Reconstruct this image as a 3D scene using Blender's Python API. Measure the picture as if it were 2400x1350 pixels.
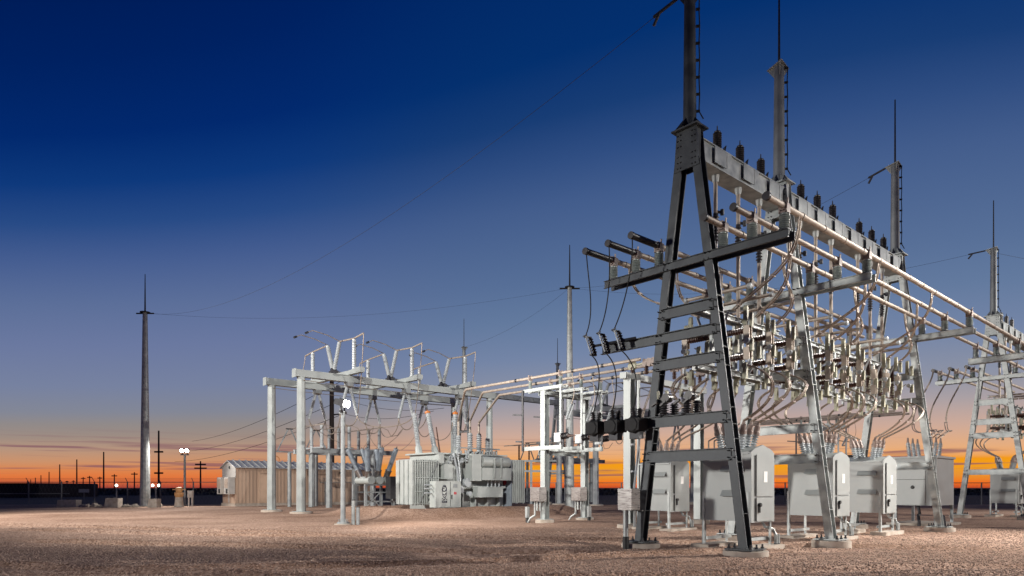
import bpy, math, random
import numpy as np
from mathutils import Vector, Matrix

random.seed(7)
rng = np.random.default_rng(7)
scene = bpy.context.scene
for o in list(bpy.data.objects):
    bpy.data.objects.remove(o)
col = scene.collection

# ------------------------------------------------------------------ camera
EYE = 1.6
cam_data = bpy.data.cameras.new('camera')
cam_data.lens = 24.0
cam_data.sensor_width = 36.0
cam_data.shift_y = 0.195
cam_data.clip_start = 0.1
cam_data.clip_end = 8000
cam = bpy.data.objects.new('camera', cam_data)
cam.location = (0, 0, EYE)
cam.rotation_euler = (math.radians(90), 0, 0)
col.objects.link(cam)
scene.camera = cam

# ------------------------------------------------------------------ exposure
scene.view_settings.view_transform = 'Standard'
scene.view_settings.look = 'None'
scene.view_settings.gamma = 1.0
scene.view_settings.use_curve_mapping = False
scene.view_settings.exposure = 0.0

def lin(r, g, b):
    f = lambda c: (c / 255 / 12.92) if c / 255 <= 0.04045 else ((c / 255 + 0.055) / 1.055) ** 2.4
    return (f(r), f(g), f(b), 1.0)

# ------------------------------------------------------------------ dusk sky
GLOW_AZ = math.radians(20)          # the afterglow sits to the right of the view axis
world = bpy.data.worlds.new('World')
scene.world = world
world.use_nodes = True
nt = world.node_tree
nt.nodes.clear()
N = nt.nodes.new
L = nt.links.new
w_out = N('ShaderNodeOutputWorld')
w_bg = N('ShaderNodeBackground')
L(w_bg.outputs[0], w_out.inputs[0])
tc = N('ShaderNodeTexCoord')
sep = N('ShaderNodeSeparateXYZ')
L(tc.outputs['Generated'], sep.inputs[0])

def wm(op, a, b=None):
    n = N('ShaderNodeMath')
    n.operation = op
    for i, v in enumerate((a, b)):
        if v is None:
            continue
        if isinstance(v, (int, float)):
            n.inputs[i].default_value = v
        else:
            L(v, n.inputs[i])
    return n.outputs[0]

hx, hy, hz = sep.outputs
hlen = wm('SQRT', wm('ADD', wm('ADD', wm('MULTIPLY', hx, hx), wm('MULTIPLY', hy, hy)), 1e-6))
dot = wm('DIVIDE', wm('ADD', wm('MULTIPLY', hx, math.sin(GLOW_AZ)), wm('MULTIPLY', hy, math.cos(GLOW_AZ))), hlen)
away = wm('SUBTRACT', 1.0, dot)
elev = wm('MULTIPLY', hz, wm('ADD', 1.0, wm('MULTIPLY', away, 1.15)))
ramp_in = wm('DIVIDE', wm('ADD', elev, 0.1), 1.3)
ramp = N('ShaderNodeValToRGB')
L(ramp_in, ramp.inputs[0])
SKY = [(-0.1, (22, 18, 18)), (-0.004, (40, 28, 24)), (0.0, (200, 78, 46)), (0.006, (238, 110, 34)), (0.012, (236, 134, 42)),
       (0.018, (231, 149, 54)), (0.028, (241, 158, 32)), (0.037, (244, 155, 18)), (0.041, (238, 166, 96)),
       (0.052, (230, 173, 126)), (0.08, (205, 170, 153)), (0.112, (171, 160, 163)), (0.141, (142, 147, 164)),
       (0.197, (116, 133, 166)), (0.251, (99, 122, 158)), (0.303, (87, 111, 151)), (0.40, (67, 93, 140)),
       (0.45, (48, 78, 130)), (0.50, (24, 61, 117)), (0.56, (4, 48, 110)), (0.70, (0, 36, 98)),
       (0.85, (0, 25, 80)), (1.2, (0, 17, 62))]
cr = ramp.color_ramp
while len(cr.elements) < len(SKY):
    cr.elements.new(0.5)
for e, (z, c) in zip(cr.elements, SKY):
    e.position = (z + 0.1) / 1.3
    e.color = lin(*c)
SKYL = [(-0.1, (22, 18, 18)), (-0.004, (40, 28, 24)), (0.001, (170, 72, 58)), (0.008, (204, 98, 60)), (0.02, (226, 120, 62)), (0.032, (218, 133, 80)),
        (0.046, (204, 146, 107)), (0.069, (182, 148, 126)), (0.09, (158, 140, 130)), (0.113, (145, 138, 137)), (0.135, (131, 135, 150)),
        (0.18, (119, 130, 160)), (0.25, (107, 121, 160)), (0.32, (92, 111, 153)), (0.39, (70, 94, 145)), (0.45, (40, 75, 134)),
        (0.51, (14, 57, 124)), (0.58, (2, 41, 110)), (0.68, (0, 33, 97)), (0.85, (0, 23, 78)), (1.2, (0, 16, 60))]
ramp_l = N('ShaderNodeValToRGB')
L(ramp_in, ramp_l.inputs[0])
while len(ramp_l.color_ramp.elements) < len(SKYL):
    ramp_l.color_ramp.elements.new(0.5)
for e, (z, c) in zip(ramp_l.color_ramp.elements, SKYL):
    e.position = (z + 0.1) / 1.3
    e.color = lin(*c)
side = N('ShaderNodeMapRange')
side.interpolation_type = 'SMOOTHSTEP'
side.inputs['From Min'].default_value = 0.05
side.inputs['From Max'].default_value = 0.24
L(away, side.inputs['Value'])
smix = N('ShaderNodeMixRGB')
L(side.outputs[0], smix.inputs[0])
L(ramp.outputs[0], smix.inputs[1])
L(ramp_l.outputs[0], smix.inputs[2])
# thin violet cloud streaks low over the horizon
cmap = N('ShaderNodeCombineXYZ')
L(wm('MULTIPLY', hx, 5.0), cmap.inputs[0])
L(wm('MULTIPLY', hy, 5.0), cmap.inputs[1])
L(wm('MULTIPLY', hz, 190.0), cmap.inputs[2])
cn = N('ShaderNodeTexNoise')
cn.inputs['Scale'].default_value = 1.0
cn.inputs['Detail'].default_value = 3.0
L(cmap.outputs[0], cn.inputs['Vector'])
cmr = N('ShaderNodeMapRange')
cmr.inputs['From Min'].default_value = 0.55
cmr.inputs['From Max'].default_value = 0.66
L(cn.outputs['Fac'], cmr.inputs['Value'])
band = N('ShaderNodeValToRGB')
L(hz, band.inputs[0])
be = band.color_ramp.elements
be[0].position = 0.004
be[0].color = (0, 0, 0, 1)
be[1].position = 0.075
be[1].color = (0, 0, 0, 1)
for p in (0.012, 0.05):
    e = be.new(p)
    e.color = (1, 1, 1, 1)
cfac = wm('MULTIPLY', wm('MULTIPLY', cmr.outputs[0], band.outputs[0]), 0.72)
cmix = N('ShaderNodeMixRGB')
L(cfac, cmix.inputs[0])
L(smix.outputs[0], cmix.inputs[1])
cmix.inputs[2].default_value = lin(128, 84, 98)
L(cmix.outputs[0], w_bg.inputs[0])
w_bg.inputs[1].default_value = 1.0

# ------------------------------------------------------------------ afterglow sun, unseen yard floodlights and added fill spots
sun_d = bpy.data.lights.new('afterglow_sun', 'SUN')
sun_d.energy = 0.06
sun_d.angle = math.radians(20)
sun_d.color = (1.0, 0.62, 0.35)
sun = bpy.data.objects.new('afterglow_sun', sun_d)
sun.rotation_euler = (math.radians(87), 0, math.radians(180) - GLOW_AZ + math.radians(0))
col.objects.link(sun)

def spot(name, loc, target, watts, deg, blend, color, size=0.25):
    d = bpy.data.lights.new(name, 'SPOT')
    d.energy = watts
    d.spot_size = math.radians(deg)
    d.spot_blend = blend
    d.color = color
    d.shadow_soft_size = size
    o = bpy.data.objects.new(name, d)
    o.location = loc
    o.rotation_euler = (Vector(target) - Vector(loc)).to_track_quat('-Z', 'Y').to_euler()
    col.objects.link(o)
    return o

FLOOD1, FLOOD2 = 1600, 2000
WARM = (1.0, 0.945, 0.875)
COOL = (0.93, 0.97, 1.0)
NEUT = (1.0, 0.965, 0.91)
spot('yard_floodlight_right', (28, 21, 15), (10.5, 18, -1.0), 44000, 60, 0.9, WARM)
spot('yard_floodlight_far_right', (46, -3, 8.5), (-4, 21, 0.0), 40000, 38, 0.6, WARM, 0.10)
spot('yard_floodlight_behind', (-10, -8, 20.0), (-9, 46, 2.0), 94000, 42, 0.8, NEUT)
spot('added_fill_mid_left', (-40, 28, 16.0), (-13, 41, 0.0), 62000, 84, 0.8, WARM)  # added fill for the mid-left ground and building, no mast stands here
spot('added_fill_far_rack', (52, 28, 15.0), (27, 35, 1.0), 46000, 76, 0.8, WARM)  # added fill for the ground and steel round the farthest A-frame
spot('yard_floodlight_left', (-62, -6, 10.0), (17, 30, 2.0), 135000, 21, 0.9, NEUT, 2.0)

# ------------------------------------------------------------------ survey grid: s runs along the rack, t across it
A = math.atan2(0.667, 0.745)
U = Vector((math.cos(A), math.sin(A), 0))
V = Vector((U.y, -U.x, 0))
Z = Vector((0, 0, 1))
ORG = Vector((4.4, 16.9, 0))

def W(s, t, z):
    return ORG + U * s + V * t + Z * z

# ------------------------------------------------------------------ mesh builder
# joined groups of pieces only a pixel or two across
SMALL = {'stiffener', 'coupling', 'anchor_bolts', 'terminal', 'linkage', 'spacer', 'end_plate', 'batten', 'top_fittings', 'valve_cluster', 'lettering_block', 'bracket_pieces'}

class MB:
    def __init__(self):
        self.v = []
        self.f = []

    def poly(self, pts, faces):
        b = len(self.v)
        self.v += [tuple(p) for p in pts]
        self.f += [tuple(i + b for i in f) for f in faces]
        return self

    def hexa(self, p):
        return self.poly(p, [(0, 3, 2, 1), (4, 5, 6, 7), (0, 1, 5, 4), (1, 2, 6, 5), (2, 3, 7, 6), (3, 0, 4, 7)])

    def st(self, s0, s1, t0, t1, z0, z1):
        return self.hexa([W(s0, t1, z0), W(s1, t1, z0), W(s1, t0, z0), W(s0, t0, z0),
                          W(s0, t1, z1), W(s1, t1, z1), W(s1, t0, z1), W(s0, t0, z1)])

    def box(self, x0, x1, y0, y1, z0, z1):
        return self.hexa([Vector(q) for q in ((x0, y0, z0), (x1, y0, z0), (x1, y1, z0), (x0, y1, z0),
                                              (x0, y0, z1), (x1, y0, z1), (x1, y1, z1), (x0, y1, z1))])

    def bar(self, p0, p1, w, h, side=None):
        """rectangular bar: w measured along side, h along the remaining axis"""
        d = (p1 - p0).normalized()
        if side is None:
            side = d.cross(Z)
            if side.length < 1e-3:
                side = U.copy()
        side = (side - d * side.dot(d)).normalized()
        n = side.cross(d).normalized()
        a, b = side * (w / 2), n * (h / 2)
        return self.hexa([p0 - a - b, p0 + a - b, p0 + a + b, p0 - a + b,
                          p1 - a - b, p1 + a - b, p1 + a + b, p1 - a + b])

    def ibeam(self, p0, p1, fdir, width, depth, th=0.03, taper=1.0):
        """I section: flange normals along fdir"""
        d = (p1 - p0).normalized()
        fd = (fdir - d * fdir.dot(d)).normalized()
        sd = fd.cross(d).normalized()
        for k in (-1, 1):
            o = fd * (k * (depth / 2 - th / 2))
            self.bar(p0 + o, p1 + o, width, th, sd)
        self.bar(p0, p1, depth - 2 * th - 0.002, th * 0.7, fd)
        return self

    def channel(self, p0, p1, w, h, th=0.02, side=None):
        d = (p1 - p0).normalized()
        side = side if side is not None else d.cross(Z).normalized()
        self.bar(p0, p1, th, h, side)
        for k in (-1, 1):
            o = Z * (k * (h / 2 - th / 2)) + side * (w / 2)
            self.bar(p0 + o, p1 + o, w - th - 0.002, th, side)
        return self

    def lathe(self, p0, p1, prof, n=10):
        d = p1 - p0
        ln = d.length
        d = d / ln
        a = d.cross(Vector((0.13, 0.31, 0.94)))
        if a.length < 0.2:
            a = d.cross(Vector((1, 0, 0)))
        a.normalize()
        b = d.cross(a)
        base = len(self.v)
        cs = [(math.cos(2 * math.pi * i / n), math.sin(2 * math.pi * i / n)) for i in range(n)]
        for f, r in prof:
            c = p0 + d * (ln * f)
            for x, y in cs:
                self.v.append(tuple(c + a * (r * x) + b * (r * y)))
        for k in range(len(prof) - 1):
            for i in range(n):
                j = (i + 1) % n
                self.f.append((base + k * n + i, base + k * n + j, base + (k + 1) * n + j, base + (k + 1) * n + i))
        self.f.append(tuple(base + i for i in reversed(range(n))))
        e = base + (len(prof) - 1) * n
        self.f.append(tuple(e + i for i in range(n)))
        return self

    def cyl(self, p0, p1, r0, r1=None, n=10):
        return self.lathe(p0, p1, [(0, r0), (1, r0 if r1 is None else r1)], n)

    def ins(self, p0, p1, rc, rs, k, n=10, cap=True):
        """ribbed insulator: k sheds on a core"""
        prof = []
        a, b = (0.07, 0.93) if cap else (0.0, 1.0)
        if cap:
            prof += [(0, rc * 1.15), (0.07, rc * 1.15)]
        for i in range(k):
            f0 = a + (b - a) * i / k
            st = (b - a) / k
            prof += [(f0 + 0.1 * st, rc), (f0 + 0.45 * st, rs), (f0 + 0.62 * st, rs), (f0 + 0.75 * st, rc)]
        if cap:
            prof += [(0.93, rc * 1.1), (1, rc * 1.1)]
        return self.lathe(p0, p1, prof, n)

    def path(self, pts, r, n=6):
        m = len(pts)
        base = len(self.v)
        prev = None
        for i, p in enumerate(pts):
            d = (pts[min(i + 1, m - 1)] - pts[max(i - 1, 0)]).normalized()
            if prev is None:
                a = d.cross(Z)
                if a.length < 0.1:
                    a = d.cross(Vector((1, 0, 0)))
            else:
                a = prev - d * prev.dot(d)
            a.normalize()
            prev = a
            b = d.cross(a)
            for k in range(n):
                q = 2 * math.pi * k / n
                self.v.append(tuple(p + a * (r * math.cos(q)) + b * (r * math.sin(q))))
        for i in range(m - 1):
            for k in range(n):
                j = (k + 1) % n
                self.f.append((base + i * n + k, base + i * n + j, base + (i + 1) * n + j, base + (i + 1) * n + k))
        self.f.append(tuple(base + i for i in reversed(range(n))))
        self.f.append(tuple(base + (m - 1) * n + i for i in range(n)))
        return self

    def prism(self, pts, ext):
        n = len(pts)
        base = len(self.v)
        self.v += [tuple(p) for p in pts] + [tuple(p + ext) for p in pts]
        self.f.append(tuple(base + i for i in reversed(range(n))))
        self.f.append(tuple(base + n + i for i in range(n)))
        for i in range(n):
            j = (i + 1) % n
            self.f.append((base + i, base + j, base + n + j, base + n + i))
        return self

    def build(self, name, mat, parent=None, smooth=True, label=None, kind=None):
        me = bpy.data.meshes.new(name)
        off = Vector((0, 0, 0))
        r = parent
        while r is not None:
            off += Vector(r.location)
            r = r.parent
        vs = [(x - off.x, y - off.y, z - off.z) for x, y, z in self.v]
        me.from_pydata(vs, [], self.f)
        me.materials.append(mat)
        if smooth:
            me.shade_smooth()
            me.set_sharp_from_angle(angle=math.radians(35))
        me.update()
        o = bpy.data.objects.new(name, me)
        col.objects.link(o)
        if parent is not None:
            o.parent = parent
        if label:
            o['label'] = label
        if kind is None and name in SMALL and parent is not None:
            kind = 'stuff'
        if kind:
            o['kind'] = kind
        return o

def tag(o, label, cat, group=None):
    o['label'] = label
    o['category'] = cat
    if group:
        o['group'] = group
    return o

def root(name, label, cat, loc, group=None):
    o = bpy.data.objects.new(name, None)
    o.empty_display_size = 0.3
    o.location = loc
    col.objects.link(o)
    return tag(o, label, cat, group)

def copy_tree(src, delta, label=None):
    r = src.copy()
    col.objects.link(r)
    r.location = Vector(src.location) + delta
    if label:
        r['label'] = label
    for ch in list(src.children):
        c = ch.copy()
        col.objects.link(c)
        c.parent = r
        for g in list(ch.children):
            d = g.copy()
            col.objects.link(d)
            d.parent = c
    return r

def bez(p0, p1, p2, p3, n=14):
    out = []
    for i in range(n + 1):
        u = i / n
        out.append(p0 * (1 - u) ** 3 + p1 * (3 * u * (1 - u) ** 2) + p2 * (3 * u * u * (1 - u)) + p3 * u ** 3)
    return out

def sagline(p0, p1, sag, n=14):
    return [p0.lerp(p1, i / n) - Z * (4 * sag * (i / n) * (1 - i / n)) for i in range(n + 1)]

# ------------------------------------------------------------------ materials
MATS = {}

def material(name, c1, c2=None, scale=6.0, rough=0.5, metal=0.0, bump=0.0, bscale=None, detail=4.0, stretch=None,
             rvar=0.12, emit=None):
    m = bpy.data.materials.new(name)
    m.use_nodes = True
    t = m.node_tree
    b = t.nodes['Principled BSDF']
    b.inputs['Metallic'].default_value = metal
    b.inputs['Roughness'].default_value = rough
    c2 = c2 or tuple(x * 0.8 for x in c1)
    co = t.nodes.new('ShaderNodeTexCoord')
    vec = co.outputs['Object']
    if stretch:
        mp = t.nodes.new('ShaderNodeMapping')
        mp.inputs['Scale'].default_value = stretch
        t.links.new(vec, mp.inputs['Vector'])
        vec = mp.outputs[0]
    nz = t.nodes.new('ShaderNodeTexNoise')
    nz.inputs['Scale'].default_value = scale
    nz.inputs['Detail'].default_value = detail
    t.links.new(vec, nz.inputs['Vector'])
    rp = t.nodes.new('ShaderNodeValToRGB')
    rp.color_ramp.elements[0].position = 0.32
    rp.color_ramp.elements[0].color = (*c2, 1)
    rp.color_ramp.elements[1].position = 0.68
    rp.color_ramp.elements[1].color = (*c1, 1)
    t.links.new(nz.outputs['Fac'], rp.inputs[0])
    t.links.new(rp.outputs[0], b.inputs['Base Color'])
    mr = t.nodes.new('ShaderNodeMapRange')
    mr.inputs['To Min'].default_value = max(0.05, rough - rvar)
    mr.inputs['To Max'].default_value = min(1, rough + rvar)
    t.links.new(nz.outputs['Fac'], mr.inputs['Value'])
    t.links.new(mr.outputs[0], b.inputs['Roughness'])
    if bump:
        n2 = t.nodes.new('ShaderNodeTexNoise')
        n2.inputs['Scale'].default_value = bscale or scale * 4
        n2.inputs['Detail'].default_value = 3
        t.links.new(vec, n2.inputs['Vector'])
        bp = t.nodes.new('ShaderNodeBump')
        bp.inputs['Strength'].default_value = bump
        bp.inputs['Distance'].default_value = 0.02
        t.links.new(n2.outputs['Fac'], bp.inputs['Height'])
        t.links.new(bp.outputs[0], b.inputs['Normal'])
    if emit:
        b.inputs['Emission Color'].default_value = (*emit[0], 1)
        b.inputs['Emission Strength'].default_value = emit[1]
    MATS[name] = m
    return m

GALV = material('galvanised_steel', (0.42, 0.44, 0.43), (0.23, 0.25, 0.25), 3.5, 0.48, 0.35, 0.12, 30, detail=9)
GALVS = material('smooth_new_galvanising', (0.36, 0.39, 0.38), (0.29, 0.315, 0.31), 1.5, 0.45, 0.15, 0.05, 30)
GALV2 = material('weathered_galvanised_steel', (0.33, 0.35, 0.35), (0.22, 0.24, 0.25), 2.5, 0.55, 0.3, 0.05, 25)
FARST = material('distant_galvanised_steel', (0.36, 0.38, 0.39), (0.26, 0.28, 0.29), 1.5, 0.5, 0.3)
SHADEST = material('shade_toned_steel', (0.068, 0.075, 0.08), (0.03, 0.033, 0.038), 2.6, 0.5, 0.35, 0.12, 25, detail=9)  # galvanised steel darkened: shade on the front frame is put into the colour
MASTST = material('dull_mast_steel', (0.21, 0.225, 0.235), (0.13, 0.14, 0.15), 2.0, 0.55, 0.3, 0.05, 25)
DARKST = material('dull_dark_steel', (0.05, 0.05, 0.055), (0.03, 0.03, 0.033), 5, 0.5, 0.4)
ALU = material('aluminium_tube', (0.47, 0.41, 0.35), (0.33, 0.275, 0.225), 5, 0.56, 0.35, 0.03, 40)
CABLE = material('stranded_conductor', (0.40, 0.34, 0.28), (0.24, 0.19, 0.15), 30, 0.5, 0.4, 0.2, 150)
WIRE = material('black_wire', (0.016, 0.016, 0.017), (0.01, 0.01, 0.01), 10, 0.75)
PORC = material('grey_porcelain', (0.36, 0.40, 0.38), (0.27, 0.31, 0.30), 6, 0.28)
PALEP = material('pale_grey_porcelain', (0.43, 0.46, 0.47), (0.34, 0.37, 0.39), 5, 0.32)
BLUEP = material('blue_grey_polymer', (0.30, 0.34, 0.38), (0.22, 0.26, 0.30), 5, 0.35)
BROWN = material('brown_porcelain', (0.085, 0.032, 0.018), (0.045, 0.018, 0.012), 8, 0.42)
DARKP = material('dark_polymer', (0.035, 0.03, 0.032), (0.02, 0.018, 0.02), 8, 0.4)
CREAM = material('cream_wildlife_cover', (0.36, 0.345, 0.235), (0.23, 0.23, 0.16), 9, 0.5, 0, 0.1, 30)
GUARD = material('pinkish_bushing_cover', (0.33, 0.26, 0.225), (0.23, 0.17, 0.145), 10, 0.55)
PAINT = material('grey_enamel_paint', (0.31, 0.33, 0.325), (0.265, 0.285, 0.28), 1.6, 0.42, 0, 0.015, 60)
PAINT2 = material('transformer_grey_paint', (0.44, 0.47, 0.45), (0.36, 0.39, 0.375), 2.2, 0.45, 0, 0.02, 40)
SEAM = material('black_rubber_gasket', (0.02, 0.02, 0.02), (0.012, 0.012, 0.012), 9, 0.6)
STAIN = material('brushed_stainless', (0.42, 0.40, 0.38), (0.30, 0.28, 0.27), 4, 0.3, 0.8, 0.03, 60, stretch=(1, 1, 12))
CONC = material('concrete', (0.46, 0.40, 0.34), (0.32, 0.27, 0.22), 4, 0.85, 0, 0.4, 40)
WHITE = material('white_label', (0.75, 0.75, 0.73), (0.68, 0.68, 0.66), 12, 0.5)
RED = material('red_print', (0.55, 0.06, 0.08), (0.45, 0.05, 0.06), 12, 0.5)
INK = material('dark_print', (0.035, 0.035, 0.06), (0.02, 0.02, 0.03), 12, 0.5)
ORANGE = material('orange_terminal_cap', (0.62, 0.20, 0.03), (0.48, 0.14, 0.02), 9, 0.5)
TAN = material('tan_ribbed_siding', (0.47, 0.34, 0.25), (0.39, 0.275, 0.20), 1.2, 0.6, 0, 0, stretch=(1, 1, 0.25))
TAND = material('tan_door_paint', (0.49, 0.34, 0.24), (0.42, 0.29, 0.20), 1.5, 0.55)
TRIM = material('white_gable_trim', (0.48, 0.46, 0.43), (0.40, 0.38, 0.35), 3, 0.5)
ROOFM = material('galvalume_roof', (0.58, 0.59, 0.59), (0.48, 0.49, 0.50), 2, 0.4, 0.2)
WOOD = material('dark_treated_wood', (0.045, 0.028, 0.022), (0.028, 0.018, 0.014), 3, 0.75, 0, 0.3, 30, stretch=(1, 1, 0.1))
FARDARK = material('distant_dark_steel', (0.035, 0.025, 0.025), (0.025, 0.018, 0.018), 3, 0.8)
ROCK = material('pale_limestone', (0.42, 0.36, 0.29), (0.28, 0.23, 0.18), 3, 0.9, 0, 0.6, 14)
OLIVE = material('ochre_valve_paint', (0.50, 0.27, 0.11), (0.38, 0.20, 0.08), 6, 0.5)
MESHW = material('fence_wire', (0.20, 0.20, 0.20), (0.14, 0.14, 0.14), 8, 0.75, 0.0)
BARN = material('dark_shed_cladding', (0.02, 0.018, 0.02), (0.014, 0.013, 0.014), 1, 0.9)
LAMP = material('lit_lamp_glass', (0.9, 0.9, 0.88), (0.9, 0.9, 0.88), 1, 0.4, emit=((1.0, 0.96, 0.90), 60.0))
LAMP2 = material('lit_far_lamp', (0.9, 0.88, 0.8), (0.9, 0.88, 0.8), 1, 0.4, emit=((1.0, 0.9, 0.75), 8.0))

# ---- gravel and field
def gravel_material():
    m = bpy.data.materials.new('crushed_caliche_gravel')
    m.use_nodes = True
    t = m.node_tree
    b = t.nodes['Principled BSDF']
    b.inputs['Roughness'].default_value = 0.92
    b.inputs['Specular IOR Level'].default_value = 0.2
    co = t.nodes.new('ShaderNodeTexCoord').outputs['Object']
    vo = t.nodes.new('ShaderNodeTexVoronoi')
    vo.inputs['Scale'].default_value = 17.0
    t.links.new(co, vo.inputs['Vector'])
    hs = t.nodes.new('ShaderNodeSeparateColor')
    t.links.new(vo.outputs['Color'], hs.inputs[0])
    rp = t.nodes.new('ShaderNodeValToRGB')
    e = rp.color_ramp.elements
    e[0].color = (0.27, 0.172, 0.122, 1)
    e[1].color = (0.54, 0.395, 0.31, 1)
    k = e.new(0.5)
    k.color = (0.41, 0.28, 0.21, 1)
    t.links.new(hs.outputs[0], rp.inputs[0])
    big = t.nodes.new('ShaderNodeTexNoise')
    big.inputs['Scale'].default_value = 0.22
    big.inputs['Detail'].default_value = 5
    t.links.new(co, big.inputs['Vector'])
    rb = t.nodes.new('ShaderNodeValToRGB')
    rb.color_ramp.elements[0].position = 0.34
    rb.color_ramp.elements[0].color = (0.64, 0.57, 0.52, 1)
    rb.color_ramp.elements[1].position = 0.66
    rb.color_ramp.elements[1].color = (1.06, 1.02, 1.0, 1)
    t.links.new(big.outputs['Fac'], rb.inputs[0])
    mx = t.nodes.new('ShaderNodeMixRGB')
    mx.blend_type = 'MULTIPLY'
    mx.inputs[0].default_value = 1
    t.links.new(rp.outputs[0], mx.inputs[1])
    t.links.new(rb.outputs[0], mx.inputs[2])
    t.links.new(mx.outputs[0], b.inputs['Base Color'])
    bp = t.nodes.new('ShaderNodeBump')
    bp.inputs['Strength'].default_value = 0.9
    bp.inputs['Distance'].default_value = 0.03
    inv = t.nodes.new('ShaderNodeMath')
    inv.operation = 'SUBTRACT'
    inv.inputs[0].default_value = 1.0
    t.links.new(vo.outputs['Distance'], inv.inputs[1])
    t.links.new(inv.outputs[0], bp.inputs['Height'])
    t.links.new(bp.outputs[0], b.inputs['Normal'])
    return m

GRAVEL = gravel_material()
STONE = material('gravel_stone', (0.47, 0.34, 0.27), (0.24, 0.155, 0.115), 7.0, 0.9, detail=1.0)
FIELD = material('dry_scrub_field', (0.070, 0.046, 0.024), (0.028, 0.024, 0.011), 0.25, 0.95, detail=8)

# ------------------------------------------------------------------ ground
def ridge(s, t):
    """containment berm round the transformer"""
    ds = np.maximum(np.maximum(5.2 - s, s - 16.2), 0)
    dt = np.maximum(np.maximum(-26.5 - t, t + 20.0), 0)
    inside = np.minimum(np.minimum(s - 5.2, 16.2 - s), np.minimum(t + 26.5, -20.0 - t))
    d = np.where(inside > 0, inside, np.sqrt(ds * ds + dt * dt))
    return 0.52 * np.exp(-(d / 1.15) ** 2)

RUTS = [((-9, 13), (9, 17.6), 0.05), ((-16, 21), (4, 16.4), 0.06), ((-20, 26), (14, 18), 0.05), ((-4, 11.5), (22, 16), 0.04),
        ((-22, 17.5), (-2, 12.2), 0.05), ((-26, 31), (-6, 24), 0.06)]

def height(x, y):
    dx, dy = x - ORG.x, y - ORG.y
    s = dx * U.x + dy * U.y
    t = dx * V.x + dy * V.y
    h = ridge(s, t)
    h = h + 0.025 * np.sin(x * 0.55 + 1.3 * np.sin(y * 0.31)) * np.sin(y * 0.42 + 0.7) * np.clip((y - 4) / 10, 0, 1)
    for (ax, ay), (bx, by), amp in RUTS:
        amp = amp * 1.5
        ln = math.hypot(bx - ax, by - ay)
        nx, ny = -(by - ay) / ln, (bx - ax) / ln
        d = (x - ax) * nx + (y - ay) * ny + 0.25 * np.sin(x * 0.23 + ax)
        u = ((x - ax) * (bx - ax) + (y - ay) * (by - ay)) / ln
        wdw = np.clip(u / 3, 0, 1) * np.clip((ln - u) / 3, 0, 1)
        h = h + amp * wdw * (np.exp(-(d / 0.16) ** 2) - 0.8 * np.exp(-((d + 0.36) / 0.22) ** 2))
    return h

def grid_mesh(name, xs, ys, mat, zf):
    X, Y = np.meshgrid(xs, ys)
    Zc = zf(X, Y)
    nx, ny = len(xs), len(ys)
    v = np.stack([X, Y, Zc], -1).reshape(-1, 3)
    i = np.arange(nx * ny).reshape(ny, nx)
    f = np.stack([i[:-1, :-1], i[:-1, 1:], i[1:, 1:], i[1:, :-1]], -1).reshape(-1, 4)
    me = bpy.data.meshes.new(name)
    me.from_pydata(v.tolist(), [], f.tolist())
    me.materials.append(mat)
    me.shade_smooth()
    o = bpy.data.objects.new(name, me)
    col.objects.link(o)
    o['kind'] = 'structure'
    return o

def nonuni(breaks):
    out = []
    for a, b, st in breaks:
        out += list(np.arange(a, b, st))
    return np.array(out + [breaks[-1][1]])

def smooth_noise(X, Y):
    r = np.random.default_rng(3)
    h = np.zeros_like(X)
    for k in range(26):
        f = 0.6 * 1.17 ** k
        a = r.uniform(0, 6.28)
        h += 0.006 * (0.6 / f) ** 0.45 * np.sin(f * (X * math.cos(a) + Y * math.sin(a)) + r.uniform(0, 6.28))
    return h

def yard_z(X, Y):
    z = height(X, Y) + smooth_noise(X, Y) * np.clip((Y - 6) / 6, 0, 1) * np.clip((64 - Y) / 20, 0, 1)
    edge = (X <= X.min()) | (X >= X.max()) | (Y <= Y.min()) | (Y >= Y.max())
    return np.where(edge, -0.6, z)

gx = nonuni([(-62, -26, 0.9), (-26, -10, 0.3), (-10, 14, 0.12), (14, 30, 0.3), (30, 70, 1.0)])
gy = nonuni([(-16, 8, 1.0), (8, 24, 0.11), (24, 48, 0.22), (48, 65, 0.8)])
grid_mesh('gravel_yard', gx, gy, GRAVEL, yard_z)
fx = nonuni([(-4000, -400, 400), (-400, 400, 25), (400, 4000, 400)])
fy = nonuni([(-1000, -50, 100), (-50, 300, 12), (300, 5000, 300)])
grid_mesh('grass_field', fx, fy, FIELD, lambda X, Y: X * 0.0 - 0.45)

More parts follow.
